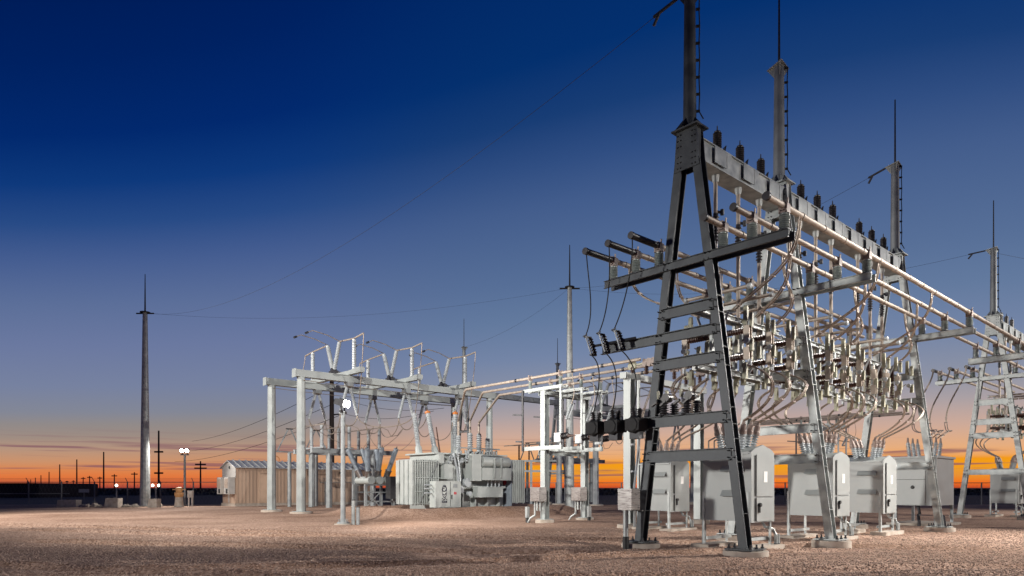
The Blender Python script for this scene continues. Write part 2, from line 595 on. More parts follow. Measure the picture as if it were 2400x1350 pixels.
# loose stones scattered over the nearer gravel
def stones(n):
    y = 10.5 + 17 * rng.random(n) ** 1.5
    x = (rng.random(n) * 2 - 1) * (y * 0.80 + 1)
    r = rng.uniform(0.008, 0.026, n)
    z = height(x, y) + smooth_noise(x, y) * np.clip((y - 6) / 6, 0, 1) + r * 0.25
    base = np.array([(1, 0, 0), (0, 1, 0), (-1, 0, 0), (0, -1, 0), (0, 0, 0.8), (0, 0, -0.6)])
    tri = np.array([(0, 1, 4), (1, 2, 4), (2, 3, 4), (3, 0, 4), (1, 0, 5), (2, 1, 5), (3, 2, 5), (0, 3, 5)])
    ang = rng.random(n) * 6.28
    ca, sa = np.cos(ang), np.sin(ang)
    j = base[None] * rng.uniform(0.65, 1.35, (n, 6, 3)) * r[:, None, None]
    vx = j[..., 0] * ca[:, None] - j[..., 1] * sa[:, None] + x[:, None]
    vy = j[..., 0] * sa[:, None] + j[..., 1] * ca[:, None] + y[:, None]
    vz = j[..., 2] + z[:, None]
    v = np.stack([vx, vy, vz], -1).reshape(-1, 3).astype(np.float32)
    f = (tri[None] + (np.arange(n) * 6)[:, None, None]).reshape(-1, 3)
    me = bpy.data.meshes.new('gravel_stones')
    me.vertices.add(len(v))
    me.vertices.foreach_set('co', v.ravel())
    me.loops.add(len(f) * 3)
    me.loops.foreach_set('vertex_index', f.ravel().astype(np.int32))
    me.polygons.add(len(f))
    me.polygons.foreach_set('loop_start', np.arange(0, len(f) * 3, 3, dtype=np.int32))
    me.polygons.foreach_set('loop_total', np.full(len(f), 3, dtype=np.int32))
    me.update(calc_edges=True)
    me.materials.append(STONE)
    o = bpy.data.objects.new('gravel_stones', me)
    col.objects.link(o)
    tag(o, 'loose reddish gravel stones strewn over the yard in the foreground', 'gravel')
    o['kind'] = 'stuff'

stones(90000)

# ------------------------------------------------------------------ A-frames of the rack
D2 = 27.4                                  # pitch to the next identical bay group

def pier(mb, s, t, r=0.46, z1=0.15):
    mb.cyl(W(s, t, -0.3), W(s, t, z1), r, r * 0.97, 18)

def hw_(z):
    return 1.5 - 1.24 * (z - 0.2) / 9.4

def a_frame(s, t0, label, arms, braces, mat=GALV, half=1.5, mast=True, detail=True, name='a_frame', ztop=9.6, group=None):
    r = root(name, label, 'steel frame', W(s, t0, 0), group)
    for k in (-1, 1):
        p0, p1 = W(s, t0 + k * half, 0.2), W(s, t0 + k * 0.26, ztop)
        lg = MB().ibeam(p0, p1, U, 0.22, 0.25, 0.022).build('leg', mat, r, smooth=False)
        if detail:
            sm = MB()
            for z in (1.0, 2.2, 2.75, 3.1, 3.5, 4.5, 4.95, 5.8, 6.2):
                c = p0.lerp(p1, (z - 0.2) / (ztop - 0.2))
                sm.bar(c - U * 0.10 + V * 0.057, c + U * 0.10 + V * 0.057, 0.012, 0.10, Z)
            sm.build('stiffener', mat, lg, smooth=False)
        MB().st(s - 0.34, s + 0.34, t0 + k * half - 0.34, t0 + k * half + 0.34, 0.17, 0.2).build('base_plate', mat, r, smooth=False)
        bm = MB()
        for a in (-0.27, 0, 0.27):
            for b in (-0.27, 0.27):
                bm.cyl(W(s + a, t0 + k * half + b, 0.1), W(s + a, t0 + k * half + b, 0.30), 0.022, n=6)
                bm.cyl(W(s + a, t0 + k * half + b, 0.2), W(s + a, t0 + k * half + b, 0.235), 0.04, n=6)
        bm.build('anchor_bolts', DARKST, r)
        fm = MB()
        pier(fm, s, t0 + k * half, 0.52)
        fm.build('foundation', CONC, r)
    # gusset at the apex
    gm = MB()
    for o in (-0.15, 0.13):
        gm.prism([W(s + o, t0 - 0.36, ztop - 0.15), W(s + o, t0 + 0.36, ztop - 0.15), W(s + o, t0 + 0.28, 10.42), W(s + o, t0 - 0.28, 10.42)], U * 0.02)
    gm.st(s - 0.128, s + 0.128, t0 - 0.25, t0 + 0.25, ztop + 0.05, 10.42)
    if detail:
        bb = MB()
        for zz in (9.52, 9.66, 9.80, 10.05, 10.2, 10.33):
            for q in (-0.25, -0.16, 0.16, 0.25):
                bb.cyl(W(s - 0.18, t0 + q, zz), W(s - 0.148, t0 + q, zz), 0.018, n=6)
        for za, ta, tb in [(z, hw_(z), 0) for z, a, b in arms] + [(z, hw_(z), 0) for z, a, b, h in braces]:
            for k in (-1, 1):
                for q in (-0.06, 0.06):
                    for w in (-0.08, 0.08):
                        bb.cyl(W(s - 0.23, t0 + k * ta + q, za + w), W(s - 0.12, t0 + k * ta + q, za + w), 0.016, n=6)
        bb.build('bolt_heads', DARKST, r, kind='stuff')
    gm.build('gusset_plate', mat, r, smooth=False)
    cm = MB()
    cm.st(s - 0.26, s + 0.26, t0 - 0.37, t0 + 0.37, 10.42, 10.46)
    for a in range(8):
        q = a * math.pi / 4
        d = U * math.cos(q) + V * math.sin(q)
        cm.bar(W(s, t0, 10.46) + d * 0.15, W(s, t0, 10.462) + d * 0.34, 0.02, 0.02)
        cm.prism([W(s, t0, 10.46) + d * 0.15, W(s, t0, 10.46) + d * 0.36, W(s, t0, 10.72) + d * 0.15], d.cross(Z) * 0.02)
    cm.build('cap_plate', mat, r, smooth=False)
    MB().lathe(W(s, t0, 10.46), W(s, t0, 13.9), [(0, 0.165), (1, 0.135)], 12).build('mast', SHADEST if mat is SHADEST else MASTST, r)
    hm = MB()
    hm.prism([W(s, t0, 13.9) + (U * math.cos(a) + V * math.sin(a)) * 0.36 for a in (0.4, 2.49, 4.59)], Z * 0.03)
    for a in (0.4, 2.49, 4.59):
        d = U * math.cos(a) + V * math.sin(a)
        hm.prism([W(s, t0, 13.9) + d * 0.13, W(s, t0, 13.9) + d * 0.34, W(s, t0, 13.6) + d * 0.135], d.cross(Z) * 0.02)
    hm.build('mast_cap', mat, r, smooth=False)
    MB().cyl(W(s, t0, 13.93), W(s, t0, 16.4), 0.035, 0.022, 8).build('lightning_rod', DARKST, r)
    if detail:
        km = MB()
        q = U * 0.10 + V * 0.13
        for i in range(8):
            z = 10.9 + i * 0.42
            km.bar(W(s, t0, z) + q * 0.9, W(s, t0, z) + q * 1.5, 0.05, 0.05)
        km.path([W(s, t0, 10.7) + q * 2.0] + [W(s, t0, 10.9 + i * 0.42) + q * (1.35 + 0.1 * (i % 2)) for i in range(8)] + [W(s, t0, 13.95) + q * 0.8], 0.016, 5)
        km.build('ground_cable', WIRE, r)
    for z, a, b in arms:
        for k in (-1, 1):
            MB().channel(W(s + k * 0.14, t0 + a, z), W(s + k * 0.14, t0 + b, z), 0.06, 0.20, 0.016, U * k).build('crossarm', mat, r, smooth=False)
        am = MB()
        for q in np.linspace(a + 0.1, b - 0.1, 6):
            am.st(s - 0.14, s + 0.14, t0 + q - 0.04, t0 + q + 0.04, z + 0.101, z + 0.109)
        am.build('batten', mat, r, smooth=False)
    for z, a, b, h in braces:
        MB().channel(W(s - 0.137, t0 + a, z), W(s - 0.137, t0 + b, z), 0.10, h, 0.018, -U).build('brace', mat, r, smooth=False)
    return r

def hw(z, e=0.0):           # half distance between the legs at height z
    return 1.5 - (1.5 - 0.26) * (z - 0.2) / 9.4 + e

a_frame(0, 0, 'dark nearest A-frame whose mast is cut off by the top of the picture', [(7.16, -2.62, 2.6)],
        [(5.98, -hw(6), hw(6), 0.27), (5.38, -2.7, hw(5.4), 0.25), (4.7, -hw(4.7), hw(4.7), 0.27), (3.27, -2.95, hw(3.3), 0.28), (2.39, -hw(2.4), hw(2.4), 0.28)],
        mat=SHADEST, group='steel A-frames of the switch rack')
a_frame(4.57, 0, 'second A-frame from the front with the yellowish mast cap in the frame', [(7.16, -2.62, 2.6)],
        [(5.75, -hw(5.7), hw(5.7), 0.26), (4.8, -hw(4.8), hw(4.8), 0.28), (3.27, -hw(3.3), hw(3.3), 0.26), (2.41, -hw(2.4), hw(2.4), 0.28)],
        group='steel A-frames of the switch rack')
a_frame(13.71, 0, 'third A-frame of the rack, grey with a full mast and rod', [(7.16, -2.62, 2.6)],
        [(5.75, -hw(5.7), hw(5.7), 0.26), (4.8, -hw(4.8), hw(4.8), 0.28), (2.41, -hw(2.4), hw(2.4), 0.28)],
        group='steel A-frames of the switch rack')
f4 = a_frame(D2, 0, 'farthest A-frame of the rack at the right edge beside open orange sky', [(7.25, -2.62, 2.6)],
             [(6.0, -hw(6), hw(6), 0.3), (5.0, -hw(5), hw(5), 0.3), (4.3, -hw(4.3), hw(4.3), 0.3), (2.41, -hw(2.4), hw(2.4), 0.28)],
             group='steel A-frames of the switch rack')
for s, lb in ((22.2, 'distant A-frame with short dark mast behind the transformer pipes'),
              (33.9, 'distant A-frame between the two bus stand columns in the centre')):
    a_frame(s, -37.7, lb, [], [(6.5, -0.95, 0.95, 0.2), (3.0, -1.2, 1.2, 0.2)], FARST, detail=False, group='A-frames in the high voltage yard')

# top beams
def rack_beam(s0, s1, label, t=0.0, mat=GALV, z0=9.68, z1=10.24):
    m = MB()
    m.st(s0, s1, t - 0.26, t + 0.26, z1 - 0.03, z1)
    m.st(s0, s1, t - 0.26, t + 0.26, z0, z0 + 0.03)
    for k in (-1, 1):
        m.st(s0, s1, t + k * 0.20 - 0.012, t + k * 0.20 + 0.012, z0 + 0.03, z1 - 0.03)
    r = root('rack_beam', label, 'steel beam', W(s0, t, z0))
    m.build('box_section', mat, r, smooth=False)
    n = max(1, int((s1 - s0) / 1.14))
    for i in range(n):
        a = s0 + (i + 0.35) * (s1 - s0) / n
        for k in (-1, 1):
            pm = MB()
            pm.st(a, a + 0.55, t + k * 0.275 - 0.012, t + k * 0.275 + 0.012, z0 + 0.10, z1 - 0.06)
            pm.prism([W(a + 0.55, t + k * 0.275, z0 + 0.10), W(a + 0.8, t + k * 0.275, z1 - 0.06), W(a + 0.55, t + k * 0.275, z1 - 0.06)], V * 0.02)
            pm.build('side_plate', mat, r, smooth=False)
    return r

rack_beam(0.20, 4.37, 'steel box beam from the dark front A-frame to the second A-frame')
rack_beam(4.77, 13.51, 'long steel box beam between the second and third A-frames')
rack_beam(D2 + 0.2, D2 + 9, 'steel box beam leaving the farthest A-frame at the right edge')
rack_beam(22.4, 33.7, 'far grey beam carried by the two distant A-frames', -37.7, FARST, 9.75, 10.2)

# bays: s of the three phases
BAYS = [(1.17, 2.29, 3.41), (5.83, 6.95, 8.07), (10.2, 11.3, 12.4)]
BAYN = ['front bay', 'middle bay', 'third bay']
ORD = ['first', 'second', 'third']
ORD9 = ['nearest the dark front mast', 'second from the dark front mast', 'third from the dark front mast',
        'just behind the second mast', 'second behind the second mast', 'third behind the second mast',
        'third before the third mast', 'second before the third mast', 'just before the third mast']

def arrester(s, label):
    r = root('surge_arrester', label, 'arrester', W(s, 0.05, 10.24), 'surge arresters along the top beam')
    MB().st(s - 0.16, s + 0.16, -0.1, 0.2, 10.245, 10.29).build('bracket', DARKST, r, smooth=False)
    MB().ins(W(s, 0.05, 10.29), W(s, 0.05, 10.80), 0.075, 0.115, 8, 10).build('insulator', DARKP, r)
    MB().cyl(W(s, 0.05, 10.80), W(s, 0.05, 10.95), 0.02, 0.012, 6).build('terminal', DARKST, r)
    h = MB()
    h.path([W(s + 0.30, 0.05, 10.26), W(s + 0.32, 0.05, 10.48), W(s + 0.42, 0.05, 10.58), W(s + 0.36, 0.05, 10.40)], 0.02, 5)
    h.bar(W(s + 0.16, 0.05, 10.29), W(s + 0.5, 0.05, 10.29), 0.10, 0.06)
    h.build('grounding_hook', DARKST, r)
    return r

def pipe_drop(s, label):
    r = root('operating_pipe', label, 'operating pipe', W(s, 0, 9.66), 'vertical operating pipes under the top beam')
    MB().cyl(W(s, 0, 9.68), W(s, 0, 9.50), 0.10, 0.07, 10).build('bearing', GALV, r)
    MB().cyl(W(s, 0, 9.50), W(s, 0, 5.5), 0.052, n=10).build('pipe', ALU, r)
    MB().ins(W(s, 0, 8.7), W(s, 0, 7.9), 0.055, 0.09, 8, 10).build('insulator', DARKP, r)
    b = MB()
    b.bar(W(s, 0.0, 8.75), W(s + 0.12, 0.12, 8.72), 0.04, 0.06)
    b.cyl(W(s + 0.12, 0.12, 8.66), W(s + 0.12, 0.12, 8.8), 0.05, n=8)
    b.build('lever', DARKST, r)
    return r

i = 0
for b in BAYS:
    for s in b:
        arrester(s, 'dark finned surge arrester on the top beam, ' + ORD9[i])
        pipe_drop(s, 'pale vertical operating pipe hanging under the top beam, ' + ORD9[i])
        i += 1
for j, s in enumerate(BAYS[0]):
    arrester(D2 + s, 'small dark surge arrester on the beam at the right edge, %s from the farthest mast' % ORD[j])
    pipe_drop(D2 + s, 'far vertical operating pipe at the right edge, %s from the farthest mast' % ORD[j])

# bus tubes and their post insulators
BT = (0.92, 1.66, 2.43)
BZ = 7.82
ROWN = {0: 'inner', 1: 'middle', 2: 'outer'}

def bus(s0, s1, t, label, group, stub=0.0, z=BZ):
    r = root('bus_tube', label, 'bus tube', W(s0, t, z), group)
    MB().cyl(W(s0, t, z), W(s1, t, z), 0.07, n=14).build('tube', ALU, r)
    if stub:
        MB().cyl(W(s0 - 0.02, t, z), W(s0 + stub, t, z), 0.082, n=14).build('dark_sleeve', DARKP, r)
    MB().cyl(W(s0 - 0.05, t, z), W(s0 + 0.03, t, z), 0.092, n=14).build('end_cap', DARKP, r)
    cm = MB()
    for q in np.arange(s0 + 1.6, s1, 1.14):
        cm.cyl(W(q, t, z), W(q + 0.07, t, z), 0.082, n=12)
    cm.build('coupling', ALU, r)
    return r

for i in range(3):
    bus(-0.78, D2 + 12, BT[i], '%s long bus tube on the near right side of the rack' % ROWN[i].capitalize(), 'right hand bus tubes', 0.0)
    bus(-1.12, 15.0, -BT[i], '%s bus tube on the left of the front A-frame, with a dark sleeved end' % ROWN[i].capitalize(), 'left hand bus tubes', 1.0)
    bus(D2 - 1.12, D2 + 12, -BT[i], '%s bus tube end left of the farthest A-frame' % ROWN[i].capitalize(), 'bus tubes of the farther rack', 0.5)

def post(s, t, label, z0=7.27, z1=7.66, group='post insulators under the bus tubes', base=None, ztube=BZ):
    r = root('post_insulator', label, 'insulator', W(s, t, z0), group)
    MB().cyl(W(s, t, z0), W(s, t, z0 + 0.04), 0.13, n=10).build('base', DARKST, r)
    MB().ins(W(s, t, z0 + 0.04), W(s, t, z1), 0.07, 0.12, 7, 12).build('porcelain', PORC, r)
    c = MB()
    c.cyl(W(s - 0.09, t, ztube), W(s + 0.09, t, ztube), 0.105, n=12)
    for k in (-1, 1):
        c.bar(W(s, t + k * 0.07, z1), W(s, t + k * 0.09, ztube), 0.16, 0.035, U)
        c.bar(W(s - 0.04, t + k * 0.09, ztube), W(s - 0.04, t + k * 0.10, ztube + 0.15), 0.03, 0.03, U)
    c.st(s - 0.08, s + 0.08, t - 0.1, t + 0.1, z1, z1 + 0.04)
    c.build('clamp', GUARD, r)
    return r

SUP = [(0, 'dark front A-frame'), (4.57, 'second A-frame'), (13.71, 'third A-frame')]
for s, nm in SUP:
    for i in range(3):
        post(s, BT[i], 'ribbed post insulator under the %s right bus tube on the %s crossarm' % (ROWN[i], nm))
        post(s, -BT[i], 'ribbed post insulator under the %s left bus tube on the %s crossarm' % (ROWN[i], nm))
for i in range(3):
    post(20.57, BT[i], 'post insulator under the %s bus tube on the arm with open sky below, right edge' % ROWN[i])
    post(D2, BT[i], 'post insulator under the %s right bus tube at the farthest A-frame' % ROWN[i], 7.38)
    post(D2, -BT[i], 'post insulator under the %s left bus tube at the farthest A-frame' % ROWN[i], 7.38)
r = root('arm_post', 'grey bus support arm reaching in from the right edge over open sky', 'bus support', W(20.57, 4.6, 0))
m = MB()
for k in (-1, 1):
    m.channel(W(20.57 + k * 0.1, 0.66, 7.14), W(20.57 + k * 0.1, 4.7, 7.14), 0.09, 0.25, 0.016, U * k)
m.build('arm', GALV, r, smooth=False)
MB().st(20.45, 20.69, 4.5, 4.74, 0, 7.01).build('column', GALV, r, smooth=False)

# vertical disconnect switches of each bay
def switch(s, k, label, vertical=False):
    g = 'disconnect switches hung in the rack bays'
    r = root('disconnect_switch', label, 'switch', W(s, k * 0.1, 5.2), g)
    m = MB()
    m.st(s - 0.06, s + 0.06, min(k * 0.06, k * 0.14), max(k * 0.06, k * 0.14), 4.65, 6.0)
    m.build('mounting_channel', GALV, r, smooth=False)
    if not vertical:
        for z in (5.53, 4.88):
            MB().ins(W(s, k * 0.14, z), W(s, k * 0.82, z), 0.055, 0.085, 9, 10).build('insulator', BROWN, r)
        tt = 0.88
    else:
        for z0, z1 in ((5.46, 5.95), (4.84, 5.38)):
            MB().ins(W(s, k * 0.34, z0), W(s, k * 0.34, z1), 0.06, 0.09, 8, 10).build('insulator', BROWN, r)
        tt = 0.52
    c = MB()
    for o in (-0.07, 0.05):
        c.st(s + o, s + o + 0.025, min(k * (tt - .06), k * (tt + .10)), max(k * (tt - .06), k * (tt + .10)), 4.80, 5.10)
        c.st(s + o, s + o + 0.025, min(k * (tt - .06), k * (tt + .10)), max(k * (tt - .06), k * (tt + .10)), 5.32, 5.64)
    c.st(s - 0.05, s + 0.05, min(k * tt, k * (tt + .03)), max(k * tt, k * (tt + .03)), 5.1, 5.75)
    c.build('blade', ALU, r, smooth=False)
    for t_, z_, h_, w_ in ((0.80, 5.66, 0.50, 0.055), (0.94, 5.60, 0.36, 0.045), (0.30, 4.98, 0.46, 0.06), (0.55, 5.0, 0.34, 0.05), (0.78, 4.32, 0.42, 0.06), (0.02, 5.60, 0.5, 0.06), (0.95, 5.0, 0.30, 0.05), (0.10, 4.35, 0.3, 0.06)):
        t_ *= k
        pts = [W(s - w_, t_, z_), W(s + w_, t_, z_), W(s + w_ * 0.8, t_, z_ + h_ * 0.85), W(s + w_ * 0.3, t_, z_ + h_), W(s - w_ * 0.5, t_, z_ + h_ * 0.92)]
        MB().prism(pts, V * 0.10).build('cream_cover', CREAM, r, smooth=False)
    MB().cyl(W(s + 0.06, k * 0.02, 6.64), W(s + 0.06, k * 0.86, 6.64), 0.05, n=10).build('stub_tube', ALU, r)
    MB().lathe(W(s + 0.06, k * 0.86, 6.64), W(s + 0.06, k * 0.98, 6.64), [(0, 0.05), (0.2, 0.075), (0.8, 0.075), (1, 0.03)], 10).build('stub_end', PALEP, r)
    q = MB()
    q.cyl(W(s, k * 0.95, 5.64), W(s, k * 0.95, 5.85), 0.05, 0.035, 8)
    q.cyl(W(s - 0.1, k * 0.92, 5.25), W(s + 0.12, k * 0.92, 5.25), 0.07, n=8)
    q.cyl(W(s, k * 0.95, 4.62), W(s, k * 0.95, 4.80), 0.05, n=8)
    q.build('terminal', PALEP, r)
    e = MB()
    e.cyl(W(s + 0.12, k * 0.3, 5.05), W(s + 0.2, k * 0.75, 5.35), 0.02, n=6)
    e.cyl(W(s - 0.14, k * 0.25, 5.55), W(s - 0.14, k * 0.45, 6.05), 0.035, n=6)
    e.cyl(W(s + 0.15, k * 0.2, 4.62), W(s + 0.2, k * 0.4, 4.98), 0.03, n=6)
    e.build('linkage', PALEP, r)
    return r

def cable_pair(ctrl, label, group, r=0.021, gap=0.10, n=16, mat=None):
    pts = bez(*ctrl, n=n) if len(ctrl) == 4 else ctrl
    o = root('jumper_cable', label, 'cable', pts[0], group)
    side = U if abs((pts[-1] - pts[0]).normalized().dot(U)) < 0.8 else V
    for k in (-1, 1):
        MB().path([p + side * (k * gap / 2) for p in pts], r, 6).build('conductor', mat or CABLE, o)
    c = MB()
    for f in (0.02, 0.33, 0.62, 0.97):
        p = pts[min(len(pts) - 1, int(f * (len(pts) - 1)))]
        c.bar(p - side * (gap / 2 + 0.03), p + side * (gap / 2 + 0.03), 0.05, 0.05)
    c.build('spacer', GUARD, o)
    return o

PH = ['first', 'second', 'third']
for bi, b in enumerate(BAYS):
    for k in (1, -1):
        sd = 'right' if k == 1 else 'left'
        for z in (6.05, 4.62):
            m = MB().channel(W(b[0] - 0.95, k * 0.09, z), W(b[2] + 0.95, k * 0.09, z), 0.08, 0.14, 0.014, V * k).build('switch_rail', GALV, None, smooth=False)
            tag(m, '%s steel rail carrying the switches of the %s, %s side' % ('upper' if z > 5 else 'lower', BAYN[bi], sd), 'steel rail')
        for pi, s in enumerate(b):
            switch(s, k, 'cream and brown vertical disconnect switch, %s phase of the %s, %s side' % (PH[pi], BAYN[bi], sd), bi == 2)
            tb = BT[2 - pi]
            end = W(s, k * 0.5, 6.25)
            p0 = W(s - 0.45, k * tb, BZ - 0.05)
            cable_pair((p0, p0 - Z * 1.1, end + V * (k * 0.9) + Z * 0.45, end - Z * 0.15),
                       'upper twin cable dropping to the %s %s switch of the %s' % (PH[pi], sd, BAYN[bi]), 'upper jumper cables of the rack')

# ------------------------------------------------------------------ circuit breaker cabinets
def breaker(sc, t0, t1, label, w=1.15, z0=0.74, z1=2.46, big=False, group='grey circuit breaker cabinets'):
    sa, sb = sc - w / 2, sc + w / 2
    r = root('circuit_breaker', label, 'circuit breaker', W(sc, (t0 + t1) / 2, 0), group)
    m = MB().st(sa, sb, t0, t1, z0, z1)
    cab = m.build('cabinet', PAINT, r, smooth=False)
    # shallow gabled roof with overhang
    e = 0.04
    g = MB()
    g.prism([W(sa - e, t0 - e, z1), W(sb + e, t0 - e, z1), W(sb + e, t0 - e, z1 + 0.05), W(sc, t0 - e, z1 + 0.22), W(sa - e, t0 - e, z1 + 0.05)], V * (t1 - t0 + e))
    g.build('roof', PAINT, r, smooth=False)
    # front door panel, peaked
    d = MB()
    d.prism([W(sa - 0.02, t1 + 0.003, z0 - 0.03), W(sb + 0.02, t1 + 0.003, z0 - 0.03), W(sb + 0.02, t1 + 0.003, z1 + 0.04), W(sb - 0.12, t1 + 0.003, z1 + 0.13), W(sc, t1 + 0.003, z1 + 0.25), W(sa + 0.12, t1 + 0.003, z1 + 0.13), W(sa - 0.02, t1 + 0.003, z1 + 0.04)], V * 0.06)
    d.build('door_frame', PAINT, r, smooth=False)
    zm = z0 + 0.62 * (1.0 if not big else 1.2)
    f = t1 + 0.065
    dm = MB().st(sa + 0.20, sb - 0.05, f, f + 0.03, zm + 0.02, z1 - 0.02).build('upper_door', PAINT, r, smooth=False)
    MB().st(sc - 0.02, sc + 0.16, f + 0.032, f + 0.036, z1 - 0.72, z1 - 0.44).build('notice', WHITE, dm, smooth=False)
    ld = MB().st(sa + 0.20, sb - 0.05, f, f + 0.03, z0 + 0.0, zm - 0.02).build('lower_door', PAINT, r, smooth=False)
    h = MB()
    h.st(sa + 0.27, sa + 0.33, f + 0.032, f + 0.07, z0 + 0.22, z0 + 0.44)
    h.cyl(W(sa + 0.30, f + 0.03, z0 + 0.42), W(sa + 0.30, f + 0.10, z0 + 0.42), 0.05, n=10)
    h.build('handle', SEAM, ld, smooth=False)
    MB().st(sa + 0.15, sa + 0.185, f, f + 0.02, zm + 0.03, z1 - 0.04).build('hinge_strip', SEAM, r, smooth=False)
    MB().st(sa + 0.15, sa + 0.185, f, f + 0.02, z0 + 0.02, zm - 0.03).build('hinge_strip', SEAM, r, smooth=False)
    # vent hoods on the side facing the camera
    tm = (t0 + t1) / 2
    for z in (z1 - 0.28, z1 - 0.92):
        hb = MB().prism([W(sa, tm - 0.1, z), W(sa - 0.12, tm - 0.1, z - 0.16), W(sa, tm - 0.1, z - 0.16)], V * 0.62)
        hb.build('vent_hood', PAINT, r, smooth=False)
    # legs of angle steel and skids
    for a in (sa + 0.03, sb - 0.03):
        for b_ in (t0 + 0.05, t1 - 0.02):
            lm = MB()
            lm.st(a - 0.04, a + 0.04, b_ - 0.006, b_ + 0.006, 0.1, z0 + 0.75)
            lm.st(a - (0.045 if a < sc else -0.035), a - (0.035 if a < sc else -0.045), b_ - 0.07, b_ + 0.006, 0.1, z0 + 0.75)
            lm.build('leg', GALV, r, smooth=False)
    MB().st(sa - 0.02, sb + 0.02, t1 - 0.16, t1 - 0.10, 0.22, 0.30).st(sa - 0.02, sb + 0.02, t0 + 0.10, t0 + 0.16, 0.22, 0.30).build('cross_tie', GALV, r, smooth=False)
    pc = MB()
    for k in (t0 + 0.05, t1 - 0.02):
        pc.st(sa - 0.25, sb + 0.25, k - 0.26, k + 0.26, -0.2, 0.10)
    pc.build('concrete_pad', CONC, r, smooth=False)
    # conduit elbows beside the pad
    cn = MB()
    for q in (0.0, 0.12):
        cn.cyl(W(sb + 0.12 + q, t1 + 0.06, 0.05), W(sb + 0.12 + q, t1 + 0.06, 0.36), 0.045, n=10)
    cn.path([W(sb + 0.12, t1 + 0.06, 0.34), W(sb + 0.10, t1 - 0.02, 0.50), W(sb - 0.15, t1 - 0.1, 0.56), W(sb - 0.2, t1 - 0.2, z0)], 0.04, 8)
    cn.build('conduit', GALV, r)
    bt = MB()
    for q in (0.0, 0.12):
        bt.cyl(W(sb + 0.12 + q, t1 + 0.06, -0.05), W(sb + 0.12 + q, t1 + 0.06, 0.12), 0.055, n=10)
    bt.build('conduit_boot', SEAM, r)
    # six bushings with covers
    tops = {}
    for ri, (tt, lean) in enumerate(((tm + 0.26, 0.20), (tm - 0.26, -0.20))):
        for ci, ds in enumerate((-0.28, 0.0, 0.28)):
            p0 = W(sc + ds, tt, z1 + 0.10)
            ax = (Z + V * lean + U * (ds * 0.45)).normalized()
            p1 = p0 + ax * 0.48
            bsh = MB().ins(p0, p1, 0.06, 0.10, 6, 12).build('bushing', PALEP, r)
            p2 = p1 + ax * 0.32
            MB().lathe(p1 - ax * 0.02, p2, [(0, 0.105), (0.25, 0.10), (0.3, 0.085), (0.7, 0.075), (0.75, 0.05), (1, 0.035)], 10).build('bushing_cover', GUARD, bsh)
            tops[(ri, ci)] = p2
    return r, tops

brs = [breaker(2.1, -0.6, 0.75, 'nearest grey breaker cabinet, behind the right leg of the dark front A-frame'),
       breaker(6.9, -0.6, 0.75, 'grey breaker cabinet behind the right leg of the second A-frame'),
       breaker(10.85, -0.6, 0.75, 'grey breaker cabinet right of the one crossed by the second A-frame leg')]
for bi, (b, (rt, tops)) in enumerate(zip(BAYS, brs)):
    for pi, s in enumerate(b):
        for ri, k in ((0, 1), (1, -1)):
            sd = 'right' if k == 1 else 'left'
            p0 = W(s, k * 0.95, 4.64)
            p3 = tops[(ri, pi)]
            cable_pair((p0, p0 + V * (k * 0.95) - Z * 0.38, p3 + V * (k * 0.9) + Z * 0.42, p3), 'lower twin cable looping from the %s %s switch, %s' % (PH[pi], sd, BAYN[bi]),
                       'lower looping cables of the rack', gap=0.09, n=18)
bl, btops = breaker(7.05, -6.5, -5.15, 'grey breaker cabinet seen between the legs of the dark front A-frame', group='grey circuit breaker cabinets')
b5, b5t = breaker(31.4, -0.95, 0.3, 'far breaker cabinet beyond the legs of the farthest A-frame, right edge')

# large recloser cabinet between third and farthest frame
r = root('transformer_cabinet', 'large grey cabinet with a black oval latch behind the leg of the third A-frame', 'equipment cabinet', W(18.6, -0.3, 0))
sa, sb, t0, t1, z0, z1 = 17.5, 19.75, -1.35, 0.3, 0.85, 2.84
MB().st(sa, sb, t0, t1, z0, z1).build('cabinet', PAINT, r, smooth=False)
MB().st(sa - 0.06, sb + 0.06, t0 - 0.06, t1 + 0.06, z1, z1 + 0.09).build('lid', PAINT, r, smooth=False)
dm = MB().st(sa - 0.03, sa - 0.004, t0 + 0.12, t1 - 0.42, z0 + 0.04, z1 - 0.12).build('door', PAINT, r, smooth=False)
MB().lathe(W(sa - 0.09, -0.6, 1.62), W(sa - 0.02, -0.6, 1.62), [(0, 0.05), (0.5, 0.075), (1, 0.08)], 12).build('latch', SEAM, dm)
MB().st(sa - 0.035, sa - 0.028, t0 + 0.11, t0 + 0.125, z0 + 0.04, z1 - 0.12).st(sa - 0.036, sa - 0.031, t0 + 0.13, t1 - 0.42, 1.94, 1.955).build('seam', SEAM, r, smooth=False)
for a in (sa + 0.06, sb - 0.06):
    for b in (t0 + 0.06, t1 - 0.06):
        MB().st(a - 0.05, a + 0.05, b - 0.05, b + 0.05, 0.1, z0).build('leg', GALV2, r, smooth=False)
MB().st(sa - 0.3, sb + 0.3, t0 - 0.2, t1 + 0.2, -0.2, 0.1).build('concrete_pad', CONC, r, smooth=False)
m = MB()
m.path([W(sa + 0.3, -0.5, z0), W(sa + 0.2, -0.4, 0.5), W(sa - 0.3, -0.3, 0.45), W(sa - 0.5, -0.2, 0.2), W(sa - 0.5, -0.2, 0.0)], 0.06, 8)
m.path([W(sa + 0.5, 0.0, z0), W(sa + 0.5, 0.1, 0.6), W(sa + 0.2, 0.5, 0.4), W(sa + 0.2, 0.55, 0.0)], 0.05, 8)
m.build('conduit', DARKST, r)
